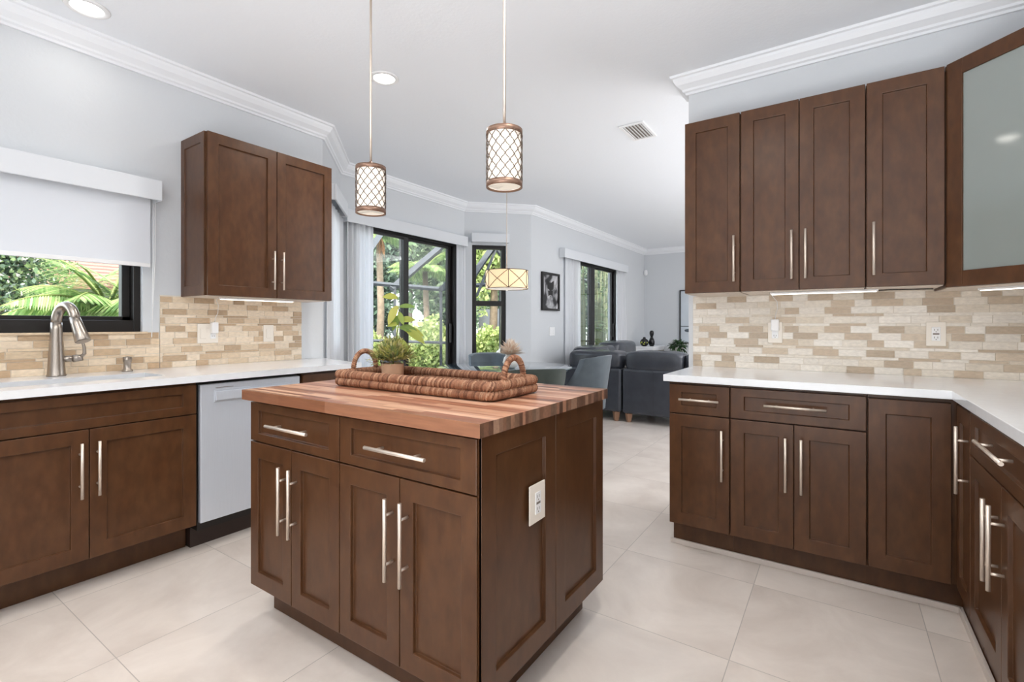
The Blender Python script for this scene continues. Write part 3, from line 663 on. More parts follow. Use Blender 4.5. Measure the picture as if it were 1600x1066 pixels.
# ---- woven tray on the island
def rrect(x0, x1, y0, y1, r, n):
    pts = []
    per = []
    for cx, cy, a0 in ((x1-r, y1-r, 0), (x0+r, y1-r, PI/2), (x0+r, y0+r, PI), (x1-r, y0+r, 1.5*PI)):
        for k in range(9): a = a0+PI/2*k/8; per.append(Vector((cx+r*math.cos(a), cy+r*math.sin(a), 0)))
    per.append(per[0].copy()); L = [0]
    for a, b in zip(per[:-1], per[1:]): L.append(L[-1]+(b-a).length)
    j = 0
    for i in range(n):
        s = L[-1]*i/n
        while L[j+1] < s: j += 1
        pts.append(per[j].lerp(per[j+1], (s-L[j])/(L[j+1]-L[j]) if L[j+1] > L[j] else 0))
    return pts, L[-1]
def rope(mb, pts, r, length, pitch=.011, n=14, closed=True, lean=1.0, seed=0):
    """cord wrapped with fibre: helical ridges along the tube"""
    rng = random.Random(seed); m = len(pts); P = [Vector(p) for p in pts]; vs = []
    jit = [rng.uniform(-.08, .08) for _ in range(m)]
    for i in range(m):
        a = P[(i-1) % m] if closed or i > 0 else P[i]; b = P[(i+1) % m] if closed or i < m-1 else P[i]; T = (b-a).normalized()
        up = Vector((0, 0, 1)) if closed else Vector((1, 0, 0)); nn = (up-T*up.dot(T)).normalized(); bb = T.cross(nn); s = length*i/m
        for k in range(n):
            th = 2*PI*k/n; w = math.sin(2*PI*s/pitch+lean*th+.9*math.sin(s*37)+.6*math.sin(s*91))
            rr = r*(1+.15*w+.3*jit[i])
            vs.append(P[i]+nn*math.cos(th)*rr+bb*math.sin(th)*rr)
    fs = [(i*n+k, i*n+(k+1) % n, ((i+1) % m)*n+(k+1) % n, ((i+1) % m)*n+k) for i in range(m if closed else m-1) for k in range(n)]
    shades = [C(158, 114, 86), C(146, 102, 76), C(132, 90, 66), C(172, 132, 104), C(150, 106, 80), C(112, 74, 54)]
    b0 = len(mb.f); mb.add(vs, fs, True)
    for i in range(m if closed else m-1):
        s = length*i/m
        for k in range(n):
            ph = (2*PI*s/pitch+lean*2*PI*k/n+.9*math.sin(s*37)+.6*math.sin(s*91))/(2*PI)*2
            mb.c[b0+i*n+k] = shades[int(abs(math.sin(math.floor(ph)*12.9898+seed)*43758.5453)) % 6]
TX0, TX1, TY0, TY1 = -1.785, -.943, 1.278, 1.598
t = thing('woven_tray', 'brown woven rope serving tray with two arched handles on the island', 'tray', ((TX0+TX1)/2, (TY0+TY1)/2, CT))
cr = .0165
for z, sd_ in ((CT+.0205, 1), (CT+.0495, 2)):
    pts, Ln = rrect(TX0+cr, TX1-cr, TY0+cr, TY1-cr, .02, 2600)
    mb = MB(); rope(mb, [p+Vector((0, 0, z)) for p in pts], cr, Ln, .0085, 14, lean=3, seed=sd_); mb.build('rope_coil', M['rope'], t)
mb = MB(); mb.box(TX0+.025, TX1-.025, TY0+.025, TY1-.025, CT+.002, CT+.011); mb.build('base', M['traybase'], t)
for xh in (TX0+.018, TX1-.018):
    hp = []
    for k in range(300):
        a = PI*k/299; yc = (TY0+TY1)/2
        hp.append(Vector((xh, yc-.062*math.cos(a)*(1 if True else 0), CT+.055+.086*math.sin(a)**.8)))
    mb = MB(); rope(mb, hp, .0105, .27, .0085, 12, closed=False, lean=2, seed=int(xh*100)); mb.build('handle', M['rope'], t)

# ---- potted plant in the tray
def leaf(mb, base, d, length, width, bend=.25, n=5, up=Vector((0, 0, 1))):
    d = d.normalized(); s = d.cross(up); s = s.normalized() if s.length > 1e-4 else Vector((1, 0, 0)); nn = s.cross(d)
    vs = []; fs = []
    for i in range(n+1):
        t_ = i/n; p = base+d*length*t_-nn*0+Vector((0, 0, -bend*length*t_*t_)); w = width*math.sin(PI*min(1, t_*.92+.06))**.8*.5
        vs += [p-s*w+nn*w*.25, p, p+s*w+nn*w*.25]
    for i in range(n):
        b = i*3; fs += [(b, b+1, b+4, b+3), (b+1, b+2, b+5, b+4)]
    mb.add(vs, fs, True)
px_, py_ = -1.602, 1.452
t = thing('potted_plant', 'clay pot with mossy fern tuft and tall leafy stem in tray', 'potted plant', (px_, py_, CT+.011))
mb = MB(); mb.lathe([(.040, 0), (.045, .003), (.0475, .076), (.0475, .08), (.0435, .08), (.042, .066), (0, .066)], px_, py_, CT+.0115, 32); mb.build('pot', M['terra'], t)
mb = MB(); rng = random.Random(8); gp = [(196, 190, 112), (172, 172, 100), (142, 152, 92), (214, 206, 144), (124, 140, 92), (204, 196, 150)]
for i in range(1500):
    th = rng.uniform(0, 2*PI); el = rng.uniform(.15, 1.5); dd = Vector((math.cos(th)*math.cos(el), math.sin(th)*math.cos(el), math.sin(el)))
    mb.col = C(*rng.choice(gp)); b = Vector((px_, py_, CT+.098))+Vector((dd.x*1.25, dd.y*1.25, dd.z*1.05))*rng.uniform(.01, .068)
    leaf(mb, b, dd+Vector((rng.uniform(-.5, .5), rng.uniform(-.5, .5), rng.uniform(0, .5))), rng.uniform(.025, .055), rng.uniform(.005, .011), rng.uniform(0, .25), 3)
for i in range(110):   # wispy sprigs rising to one side
    th = rng.uniform(0, 2*PI); b = Vector((px_-.005+rng.gauss(0, .018), py_+rng.gauss(0, .015), CT+.135+rng.uniform(0, .06))); mb.col = C(*rng.choice(gp))
    leaf(mb, b, Vector((math.cos(th)*.6, math.sin(th)*.6, rng.uniform(.3, 1))), rng.uniform(.02, .045), .007, .2, 3)
for i in range(120):
    th = rng.uniform(0, 2*PI); r0 = rng.uniform(.06, .105); b = Vector((px_+r0*math.cos(th), py_+r0*math.sin(th), CT+.09+rng.uniform(0, .05))); mb.col = C(*rng.choice(gp[2:]))
    leaf(mb, b, Vector((math.cos(th), math.sin(th), rng.uniform(-.3, .8))), rng.uniform(.012, .03), .009, .2, 3)
mb.build('fern_tuft', M['leafcol'], t, 'dense olive green fern tuft')
R_ = Vector((math.cos(math.radians(YAW)), math.sin(math.radians(YAW)), 0))
def pp(dx, z, dy=0): return Vector((px_, py_, z))+R_*dx+Vector((-R_.y, R_.x, 0))*dy
mb = MB(); mb.col = C(120, 128, 70)
mb.tube([pp(.0, CT+.08), pp(.012, 1.10), pp(.03, 1.20), pp(.02, 1.30)], [.0032, .003, .0025, .0015], 8)
g1 = [(164, 168, 72), (150, 158, 66), (132, 150, 66), (176, 176, 92), (110, 136, 60)]
for (dx, z, dirx, dirz, L, wd_) in ((.02, 1.30, -.75, .25, .075, .042), (.022, 1.265, -.5, -.75, .085, .05), (.026, 1.26, 1.0, .25, .085, .03), (.028, 1.225, -.6, -1., .07, .04), (.03, 1.20, 1.0, .32, .08, .042), (.028, 1.185, -1., .1, .06, .03),
                                    (.03, 1.17, .9, .05, .085, .045), (.045, 1.165, 1., -.1, .10, .05), (.06, 1.16, .9, -.35, .11, .045), (.02, 1.12, .75, -.55, .075, .042), (.025, 1.24, .5, -.9, .06, .03)):
    mb.col = C(*rng.choice(g1)); leaf(mb, pp(dx, z-.01), R_*dirx+Vector((0, 0, dirz))+Vector((-R_.y, R_.x, 0))*rng.uniform(-.5, .2), L*.88, wd_*.8, .25, 7, Vector((R_.y*.8, -R_.x*.8, .5)))
mb.build('leafy_stem', M['leafcol'], t, 'tall stem with broad yellow-green leaves')

# ------------------------------------------------------------------ lights fixed to the ceiling
def can(label, x, y, power=18, r=.065, lamp=True):
    t = thing('recessed_light', label, 'ceiling light', (x, y, HC-.02), 'recessed ceiling lights')
    mb = MB(); n = 36
    mb.lathe([(r, -.001), (r+.003, -.008), (r+.022, -.006), (r+.027, -.001)], x, y, HC, n); mb.build('trim_ring', M['white'], t)
    mb = MB(); mb.lathe([(r, -.0035), (0, -.0035)], x, y, HC, n); mb.build('lens', M['can'], t)
    if lamp:
        d = bpy.data.lights.new('can_lamp', 'AREA'); o = bpy.data.objects.new('can_lamp', d); COL.objects.link(o); d.shape = 'DISK'; d.size = r*2*.9; d.energy = power; d.color = (1, .95, .88); d.spread = math.radians(150)
        o.parent = t; o.location = (0, 0, .008)
can('round recessed ceiling light at the upper left above the sink', -3.075, .81, .5)
can('round recessed ceiling light behind the left pendant rod', -2.39, 2.095, 9)
can('recessed ceiling light behind the camera near the sink', -1.75, .25, 5.5); can('recessed ceiling light above the right counter', -.45, 1.25, 9)
can('recessed ceiling light above the near floor', -.9, -.6, 17); can('recessed ceiling light at the far back of kitchen', -1.9, -1.2, 6)
def pendant(label, x, y):
    t = thing('pendant_lamp', label, 'pendant lamp', (x, y, 1.652), 'pendant lamps over the island')
    z0, z1, r = 1.663, 1.868, .064
    mb = MB(); mb.tube([(x, y, z1+.012), (x, y, HC-.02)], .0052, 10); mb.build('rod', M['nickel'], t)
    mb = MB(); mb.lathe([(.06, HC-.022), (.06, HC-.004), (.05, HC-.001)], x, y, 0, 28); mb.build('ceiling_canopy', M['nickel'], t)
    mb = MB(); mb.lathe([(.028, z1-.002), (.028, z1+.006), (.016, z1+.014), (.006, z1+.024)], x, y, 0, 24); mb.build('top_cap', M['copper'], t)
    mb = MB(); mb.lathe([(r-.006, z0+.006), (r-.006, z1-.004)], x, y, 0, 48); mb.f = [f for f in mb.f if len(f) == 4]; mb.sm = mb.sm[:len(mb.f)]; mb.c = mb.c[:len(mb.f)]; mb.mi = mb.mi[:len(mb.f)]; sh = mb.build('glass_shade', M['shade'], t, 'glowing white glass shade')
    mb = MB(); mb.lathe([(r-.006, z0+.007), (0, z0+.007)], x, y, 0, 40); mb.build('bottom_diffuser', M['diffuser'], t, 'glowing white bottom diffuser')
    for a, b in ((z0, z0+.02), (z1-.018, z1)):
        mb = MB(); n = 48
        mb.lathe([(r-.003, a), (r+.001, a), (r+.001, b), (r-.003, b), (r-.003, a)], x, y, 0, n); mb.f = [f for f in mb.f if len(f) == 4]; k = len(mb.f); mb.sm = mb.sm[:k]; mb.c = mb.c[:k]; mb.mi = mb.mi[:k]
        mb.build('band', M['copper'], t, 'copper-brown metal band')
    mb = MB(); mb.lathe([(r-.004, z1-.006), (.012, z1-.002)], x, y, 0, 40); mb.build('top_plate', M['copper'], t)
    mb = MB(); nc = 12; rows = 4; zz0, zz1 = z0+.018, z1-.016; ph = (zz1-zz0)/rows
    for i in range(nc*2):
        sgn = 1 if i % 2 else -1; pth = []
        for k in range(rows*12+1):
            z = zz0+(zz1-zz0)*k/(rows*12); u = (z-zz0)/ph
            tri = 2*abs(2*(u-math.floor(u+.5)))-1
            sm = .45*math.sin(PI/2*tri)+.55*tri+.10*math.sin(2*PI*tri)
            th = 2*PI*(i+.5*sgn*sm)/(nc*2)
            pth.append((x+(r)*math.cos(th), y+(r)*math.sin(th), z))
        mb.tube(pth, .0018, 5, caps=False)
    mb.build('lattice', M['lattice'], t, 'fine metal lattice')
    return t
pendant('left lattice pendant lamp hanging nearer the sink side', -1.706, 1.42)
pendant('right lattice pendant lamp hanging highest in the picture centre', -.99, 1.42)
# drum chandelier above dining table
def drum(x, y):
    t = thing('drum_pendant', 'cream drum shade pendant with crossed metal lines over dining table', 'pendant lamp', (x, y, 1.53))
    r, z0, z1 = .215, 1.54, 1.722
    mb = MB(); mb.lathe([(r, z0), (r, z1)], x, y, 0, 56); mb.f = [f for f in mb.f if len(f) == 4]; k = len(mb.f); mb.sm = mb.sm[:k]; mb.c = mb.c[:k]; mb.mi = mb.mi[:k]; mb.build('shade', M['drum'], t)
    mb = MB(); mb.lathe([(r-.003, z0+.004), (r*.5, z0-.006), (.012, z0-.008), (.01, z0-.02), (0, z0-.022)], x, y, 0, 48); mb.build('diffuser', M['diffuser'], t)
    mb = MB(); n = 48
    for z in (z0, z1): mb.tube([(x+(r+.001)*math.cos(2*PI*k/n), y+(r+.001)*math.sin(2*PI*k/n), z) for k in range(n)], .003, 6, closed=True)
    nb = 6
    for i in range(nb):
        a0, a1 = 2*PI*(i+.15)/nb, 2*PI*(i+1.15)/nb
        for za, zb in ((z0, z1), (z1, z0)): mb.tube([(x+(r+.002)*math.cos(a0+(a1-a0)*k/14), y+(r+.002)*math.sin(a0+(a1-a0)*k/14), za+(zb-za)*k/14) for k in range(15)], .003, 5)
        mb.tube([(x+(r+.002)*math.cos(a0), y+(r+.002)*math.sin(a0), z0), (x+(r+.002)*math.cos(a0), y+(r+.002)*math.sin(a0), z1)], .003, 5)
    mb.build('wire_frame', M['lattice'], t)
    mb = MB(); mb.tube([(x, y, z1-.03), (x, y, z1+.06)], .008, 8); mb.tube([(x, y, z1+.06), (x, y, HC-.02)], .0035, 8)
    for k in range(3): a = 2*PI*k/3; mb.tube([(x, y, z1-.01), (x+r*math.cos(a), y+r*math.sin(a), z1-.01)], .003, 6)
    mb.build('stem', M['nickel'], t)
    mb = MB(); mb.lathe([(.065, HC-.022), (.065, HC-.001)], x, y, 0, 28); mb.build('ceiling_canopy', M['nickel'], t)
drum(-2.80, 4.06)
# ceiling vent
t = thing('ceiling_vent', 'white slatted air vent in the ceiling', 'vent', (-1.34, 3.81, HC-.02))
vx0, vx1, vy0, vy1 = -1.438, -1.242, 3.64, 3.978
mb = MB()
for b in ((vx0, vx0+.02, vy0, vy1), (vx1-.02, vx1, vy0, vy1), (vx0+.02, vx1-.02, vy0, vy0+.02), (vx0+.02, vx1-.02, vy1-.02, vy1)): mb.box(*b, HC-.012, HC-.001)
mb.build('frame', M['white'], t)
mb = MB(); mb.box(vx0+.02, vx1-.02, vy0+.02, vy1-.02, HC-.003, HC-.001); mb.build('backing', M['dark'], t)
for k in range(6):
    x = vx0+.034+k*.0252; mb = MB(); mb.add([(x-.009, vy0+.02, HC-.004), (x+.009, vy0+.02, HC-.013), (x+.009, vy1-.02, HC-.013), (x-.009, vy1-.02, HC-.004), (x-.008, vy0+.02, HC-.0028), (x+.010, vy0+.02, HC-.0115), (x+.010, vy1-.02, HC-.0115), (x-.008, vy1-.02, HC-.0028)],
        [(0, 1, 2, 3), (7, 6, 5, 4), (0, 4, 5, 1), (1, 5, 6, 2), (2, 6, 7, 3), (3, 7, 4, 0)], False); mb.build('slat', M['white'], t)
# under-cabinet light bars
def led(label, F, a0, a1, b0, b1, z, cord=False):
    t = thing('light_bar', label, 'light bar', tuple(F((a0+a1)/2, (b0+b1)/2, z)), 'light bars under the wall cabinets')
    mb = MB(); mb.fbox(F, a0, a1, b0, b1, z-.010, z); mb.build('housing', M['white'], t, None, .002)
    mb = MB(); mb.fbox(F, a0+.008, a1-.008, b0+.004, b1-.004, z-.013, z-.0102); mb.build('lens', M['led'], t)
    if cord:
        mb = MB(); mb.tube([F(a1-.003, b0+.015, z-.006), F(a1+.05, b0+.012, z-.004), F(a1+.13, b0-.02, z-.004), F(a1+.21, b0-.03, z-.004)], .0028, 6); mb.build('cord', M['black'], t, 'black link cord')
led('thin light bar under the double-door right wall cabinet', FU, -.307, .162, -.13, -.10, U0-.004, cord=True)
led('thin light bar under the frosted glass corner cabinet', FD, .03, .40, -.16, -.13, U0-.016)
led('thin light bar under the left wall cabinet', FV, 1.47, 1.955, -.14, -.11, V0-.004)

# ------------------------------------------------------------------ wall plates, chargers
FWR = frame((0, YW-.0115, 0), (1, 0, 0), (0, -1, 0)); FWL = frame((XW+.0115, 0, 0), (0, 1, 0), (1, 0, 0))
t = thing('wall_outlet', 'ivory wall outlet on the right backsplash with charger plugged in', 'outlet', (-.303, YW-.012, 1.13)); outlet_parts(t, FWR, -.340, -.266, 1.069, 1.189, 0)
t = thing('wall_outlet', 'ivory outlet on right backsplash near the corner, nothing plugged in', 'outlet', (.402, YW-.012, 1.13)); outlet_parts(t, FWR, .364, .440, 1.068, 1.188, 0, 'gfci')
t = thing('wall_outlet', 'double ivory outlet plate on the left backsplash holding charger', 'outlet', (XW+.012, 1.487, 1.12))
mb = MB(); mb.fbox(FWL, 1.425, 1.549, 0, .005, 1.056, 1.18); pl = mb.build('cover_plate', M['plastic'], t, None, .002)
mb = MB(); mb.fbox(FWL, 1.44, 1.474, .005, .008, 1.085, 1.151); mb.build('rocker', M['plastic'], pl, None, .002)
mb = MB(); mb.fbox(FWL, 1.5, 1.534, .005, .0075, 1.084, 1.152); rc = mb.build('receptacle', M['white'], pl, None, .002)
mb = MB(); [mb.fbox(FWL, 1.517+d-.0012, 1.517+d+.0012, .0075, .0079, 1.096, 1.105) for d in (-.006, .006)]; mb.build('slots', M['dark'], rc)
t = thing('light_switch', 'single ivory rocker switch on the left backsplash', 'switch', (XW+.012, 1.885, 1.11)); outlet_parts(t, FWL, 1.848, 1.922, 1.053, 1.172, 0, 'switch')
def charger(label, F, a0, a1, c0, c1, top, b=.0082):
    t = thing('power_adapter', label, 'charger', tuple(F((a0+a1)/2, b, c0)))
    mb = MB(); mb.fbox(F, a0, a1, b, b+.03, c0, c1); mb.build('block', M['white'], t, None, .005)
    am = (a0+a1)/2; z1 = top
    mb = MB(); mb.tube([F(am, b+.018, c1-.004), F(am+.004, b+.022, c1+.03), F(am+.014, b+.03, c1+.06), F(am+.012, b+.04, z1-.04), F(am-.01, b+.06, z1-.008), F(am-.012, b+.08, z1)], .0016, 6); mb.build('cord', M['white'], t)
charger('small white plug adapter with cord on the right backsplash', FWR, -.322, -.281, 1.138, 1.205, U0-.006)
charger('small white plug adapter with cord on the left backsplash', FWL, 1.497, 1.537, 1.118, 1.19, V0-.006)
FLW = frame((XW+.0005, 0, 0), (0, 1, 0), (1, 0, 0))
t = thing('light_switch', 'double white switch plate below the framed black-and-white print', 'switch', (XW, 6.01, 1.08))
mb = MB(); mb.fbox(FLW, 5.935, 6.09, 0, .006, 1.02, 1.14); pl = mb.build('cover_plate', M['white'], t, None, .002)
for a in (5.965, 6.03): mb = MB(); mb.fbox(FLW, a, a+.034, .006, .009, 1.047, 1.113); mb.build('rocker', M['white'], pl, None, .002)

# ------------------------------------------------------------------ roller shade over the kitchen window
t = thing('roller_shade', 'white roller shade half lowered over the kitchen sink window', 'roller shade', (XW+.05, .3, 1.51))
FRS = frame((XW, 0, 0), (0, 1, 0), (1, 0, 0))
mb = MB(); mb.fbox(FRS, -.72, 1.203, .092, .105, 1.895, 2.012); mb.fbox(FRS, 1.19, 1.203, .001, .092, 1.895, 2.012); mb.fbox(FRS, -.72, -.707, .001, .092, 1.895, 2.012); mb.fbox(FRS, -.707, 1.19, .001, .092, 2.0, 2.012); mb.build('cassette', M['valance'], t, None, .004)
mb = MB(); mb.fbox(FRS, -.66, 1.160, .050, .0515, 1.525, 1.995); mb.build('fabric', M['rollfab'], t)
mb = MB(); mb.fbox(FRS, -.66, 1.160, .044, .058, 1.508, 1.53); mb.build('hem_bar', M['white'], t, None, .003)
mb = MB(); mb.tube([FRS(1.175, .05, 1.99), FRS(1.175, .05, 1.55), FRS(1.168, .05, 1.1), FRS(1.165, .055, 1.1), FRS(1.181, .06, 1.55), FRS(1.181, .06, 1.99)], .002, 6); mb.build('bead_chain', M['white'], t)

# ------------------------------------------------------------------ dining area
tcx, tcy = -2.80, 4.03
t = thing('dining_table', 'round glass-topped dining table in the bay', 'table', (tcx, tcy, 0))
mb = MB(); mb.lathe([(0, .738), (.67, .738), (.68, .742), (.68, .748), (.67, .752), (0, .752)], tcx, tcy, 0, 72); mb.build('tabletop', M['tableglass'], t, 'glossy blue-grey glass top')
mb = MB(); mb.lathe([(.30, .69), (.63, .715), (.64, .735), (.30, .737)], tcx, tcy, 0, 64); mb.build('apron', M['black'], t)
mb = MB(); mb.lathe([(.36, 0.001), (.36, .02), (.12, .05), (.08, .3), (.12, .6), (.30, .70)], tcx, tcy, 0, 40); mb.build('pedestal', M['black'], t)
for k in range(4):
    a = PI/4+k*PI/2+.2; mb = MB(); mb.tube([(tcx+(.18+.44*s**1.6)*math.cos(a), tcy+(.18+.44*s**1.6)*math.sin(a), .06+.67*s) for s in [i/12 for i in range(13)]], .012, 10); mb.build('brace', M['chrome'], t, 'curved chrome brace')
def dining_chair(label, x, y, face, m, zt=.845):
    """face: direction (angle) the sitter looks"""
    t = thing('dining_chair', label, 'chair', (x, y, 0), 'upholstered chairs around the dining table')
    ca, sa = math.cos(face), math.sin(face)
    G = lambda u, v, z: (x+v*ca-u*sa, y+v*sa+u*ca, z)
    nu, nv = 20, 14; fr = []; bk = []
    for j in range(nv+1):
        vv = j/nv
        for i in range(nu+1):
            uu = -1+2*i/nu; z = .36+(zt-.36)*vv
            if j == nv: z -= .02*abs(uu)**4
            wv = .25*(1-.04*vv); yb = -.245-.06*vv**1.3+(.15+.30*(1-vv)**1.7)*abs(uu)**3
            fr.append(G(uu*wv*.90, yb+.035, z-(.012 if j == nv else 0))); bk.append(G(uu*wv, yb-.03, z))
    W_ = nu+1; n0 = W_*(nv+1); fs = []
    for j in range(nv):
        for i in range(nu):
            a = j*W_+i; fs.append((a, a+1, a+W_+1, a+W_)); fs.append((n0+a, n0+a+W_, n0+a+W_+1, n0+a+1))
    for i in range(nu): a = nv*W_+i; fs.append((a, a+1, n0+a+1, n0+a)); fs.append((i+1, i, n0+i, n0+i+1))
    for j in range(nv): a = j*W_; fs.append((a, a+W_, n0+a+W_, n0+a)); a += nu; fs.append((a+W_, a, n0+a, n0+a+W_))
    mb = MB(); mb.add(fr+bk, fs, True); o = mb.build('backrest', m, t); flip_fix(o)
    bv = o.modifiers.new('soft', 'BEVEL'); bv.width = .012; bv.segments = 3; bv.limit_method = 'ANGLE'; bv.angle_limit = math.radians(50)
    mb = MB(); mb.superq((0, 0, 0), (.235, .235, .06), .35, 28, 12); mb.v = [G(p[0], p[1]+.01, p[2]+.42) for p in mb.v]; mb.build('seat', m, t)
    for su, sv in ((-1, 1), (1, 1), (-1, -1), (1, -1)):
        mb = MB(); mb.tube([G(su*.19, sv*.18, .38), G(su*.215, sv*(.205 if sv > 0 else .13), 0.001)], [.02, .012], 10); mb.build('leg', M['black'], t, 'dark tapered leg')
    return t
dining_chair('grey velvet dining chair turned sideways beside the leather sofa', -2.15, 4.35, PI*1.02, M['velvet'], .88)
dining_chair('green-grey dining chair with its back to the kitchen island', -2.06, 3.33, math.atan2(.70, -.74), M['velvet2'], .845)
dining_chair('grey dining chair at far side of table below narrow window', -3.42, 4.62, math.atan2(-.69, .72), M['velvet'], .83)
dining_chair('dining chair coloured as backlit, behind the potted plant by the sliding door', -3.45, 3.42, math.atan2(.6, .65), M['velvet3'], .83)
# vase with dried grass on table
vx, vy = -2.62, 3.86
t = thing('flower_vase', 'white round vase with beige dried grass on the dining table', 'vase', (vx, vy, .752))
mb = MB(); mb.lathe([(.035, 0), (.06, .02), (.075, .06), (.062, .105), (.045, .125), (.05, .135), (.042, .135), (.038, .12), (.0, .11)], vx, vy, .7525, 32); mb.build('vase_body', M['vase'], t)
mb = MB(); rng = random.Random(3); bp_ = [(244, 230, 214), (236, 216, 196), (248, 238, 224), (226, 204, 184)]
for i in range(420):
    th = rng.uniform(0, 2*PI); el = rng.uniform(.12, 1.5); dd = Vector((math.cos(th)*math.cos(el), math.sin(th)*math.cos(el), math.sin(el)))
    mb.col = C(*rng.choice(bp_)); leaf(mb, Vector((vx, vy, .885))+dd*rng.uniform(.0, .06), dd+Vector((rng.uniform(-.2, .2), rng.uniform(-.2, .2), .05)), rng.uniform(.085, .13), rng.uniform(.013, .021), .1, 3)
mb.build('dried_grass', M['leafcol'], t, 'beige dried grass heads')

# ------------------------------------------------------------------ living area
def cushion(name, root, c, a, seed, rot=0., e=.42):
    mb = MB(); mb.superq(c, a, e, 36, 18, .035, seed, rot); return mb.build(name, M['leather'], root)
# right section: back towards the kitchen along X
t = thing('sofa', 'right part of the dark leather sectional sofa, its back to the kitchen', 'sofa', (-1.2, 6.1, 0), 'sectional sofa parts')
mb = MB(); mb.box(-2.165, -.15, 5.585, 5.83, .105, .645); mb.build('back_panel', M['leather'], t, None, .03, seg=4)
mb = MB(); mb.box(-1.80, -1.786, 5.579, 5.583, .11, .64); mb.build('seam', M['leather'], t)
mb = MB(); mb.box(-2.16, -.16, 5.84, 6.55, .11, .42); mb.build('seat_base', M['leather'], t, None, .03, seg=4)
cushion('back_cushion', t, (-1.80, 5.78, .735), (.355, .19, .125), 3); cushion('back_cushion', t, (-1.12, 5.80, .735), (.34, .18, .125), 4); cushion('back_cushion', t, (-.46, 5.80, .735), (.33, .18, .125), 5)
for x in (-2.10, -.25):
    for y in (5.64, 6.48):
        mb = MB(); mb.lathe([(.028, 0), (.048, .104)], x, y, .001, 4, False); mb.build('foot', M['woodleg'], t, 'light wood foot')
# left section: corner, running away along Y
t = thing('sofa', 'left corner part of the dark leather sectional sofa behind the dining chair', 'sofa', (-2.6, 6.4, 0), 'sectional sofa parts')
mb = MB(); mb.box(-3.0, -2.178, 5.57, 5.80, .115, .64); mb.build('back_panel', M['leather'], t, None, .03, seg=4)
mb = MB(); mb.box(-3.0, -2.76, 5.81, 7.7, .115, .64); mb.build('side_panel', M['leather'], t, None, .03, seg=4)
mb = MB(); mb.box(-2.75, -2.185, 5.81, 7.7, .115, .42); mb.build('seat_base', M['leather'], t, None, .03, seg=4)
cushion('back_cushion', t, (-2.56, 5.80, .725), (.37, .19, .125), 6); cushion('back_cushion', t, (-2.86, 6.35, .755), (.19, .42, .13), 7); cushion('back_cushion', t, (-2.86, 7.2, .79), (.19, .42, .135), 8)
for x, y in ((-2.255, 5.63), (-2.93, 5.63), (-2.93, 7.6), (-2.25, 7.6)):
    mb = MB(); mb.lathe([(.030, 0), (.050, .114)], x, y, .001, 4, False); mb.build('foot', M['woodleg'], t, 'light wood foot')
# white moulded cabinet in the far corner
t = thing('console_cabinet', 'low white moulded cabinet in the far corner behind the sofa', 'cabinet', (-3.13, 9.5, 0))
mb = MB(); mb.box(-3.33, -2.99, 9.24, 9.95, 0.001, .64); mb.build('body', M['trim'], t, None, .004)
mb = MB(); mb.box(-2.989, -2.955, 9.26, 9.95, 0.001, .66); mb.build('side_panel', M['taupe'], t, 'taupe stone side')
mb = MB()
for i, (o_, z) in enumerate(((.0, .642), (.018, .672), (.032, .70), (.05, .725))): mb.box(-3.345, -2.975+o_, 9.22-o_, 9.952, z, z+.03)
mb.build('moulded_top', M['trim'], t, None, .008)
t = thing('vase', 'tall black gourd-shaped vase on the white corner cabinet', 'vase', (-3.02, 9.36, .756))
mb = MB(); mb.lathe([(.035, 0), (.052, .03), (.058, .08), (.046, .13), (.028, .165), (.024, .185), (.034, .215), (.043, .25), (.038, .285), (.022, .305), (0, .308)], -3.02, 9.36, .7555, 32); mb.build('vase_body', M['blackceramic'], t)
t = thing('vase', 'round black vase with yellow-green pattern on white corner cabinet', 'vase', (-3.14, 9.28, .756))
mb = MB(); mb.lathe([(.035, 0), (.062, .02), (.082, .06), (.08, .095), (.06, .13), (.028, .15), (.022, .165), (.026, .178), (.0, .175)], -3.14, 9.28, .7555, 32); vb = mb.build('vase_body', M['blackceramic'], t)
mb = MB(); rng = random.Random(5)
for i in range(9):
    th = -PI/2+.1+rng.uniform(-.9, 1.0); z = .7555+rng.uniform(.035, .085); rr = .0825; cc = Vector((-3.14+rr*math.cos(th), 9.28+rr*math.sin(th), z)); s = rng.uniform(.006, .013)
    mb.superq(tuple(cc), (s, s, s*1.1), 1, 8, 6)
mb.build('painted_leaves', M['yellow'], vb, 'yellow-green painted leaves')
# plant on side table
t = thing('side_table', 'small white side table behind the sofa near the back wall', 'table', (-2.56, 9.55, 0))
mb = MB(); mb.lathe([(0, .545), (.24, .545), (.24, .57), (0, .57)], -2.56, 9.55, 0, 36); mb.build('tabletop', M['trim'], t)
mb = MB(); mb.lathe([(.16, .001), (.16, .02), (.03, .04), (.03, .545)], -2.56, 9.55, 0, 24); mb.build('pedestal', M['trim'], t)
t = thing('potted_plant', 'trailing green plant in a white pot behind the sofa', 'potted plant', (-2.56, 9.55, .571))
mb = MB(); mb.lathe([(.07, 0), (.095, .12), (.098, .17), (.085, .17), (.08, .15), (0, .15)], -2.56, 9.55, .571, 28); mb.build('pot', M['vase'], t)
mb = MB(); rng = random.Random(12); gg = [(52, 84, 48), (70, 104, 60), (96, 128, 84), (44, 70, 44)]
for i in range(260):
    th = rng.uniform(0, 2*PI); el = rng.uniform(-.3, 1.3); dd = Vector((math.cos(th)*math.cos(el), math.sin(th)*math.cos(el), math.sin(el)*.6))
    mb.col = C(*rng.choice(gg)); leaf(mb, Vector((-2.56, 9.55, .77))+dd*rng.uniform(.04, .17), dd, rng.uniform(.05, .085), rng.uniform(.03, .05), .4, 3)
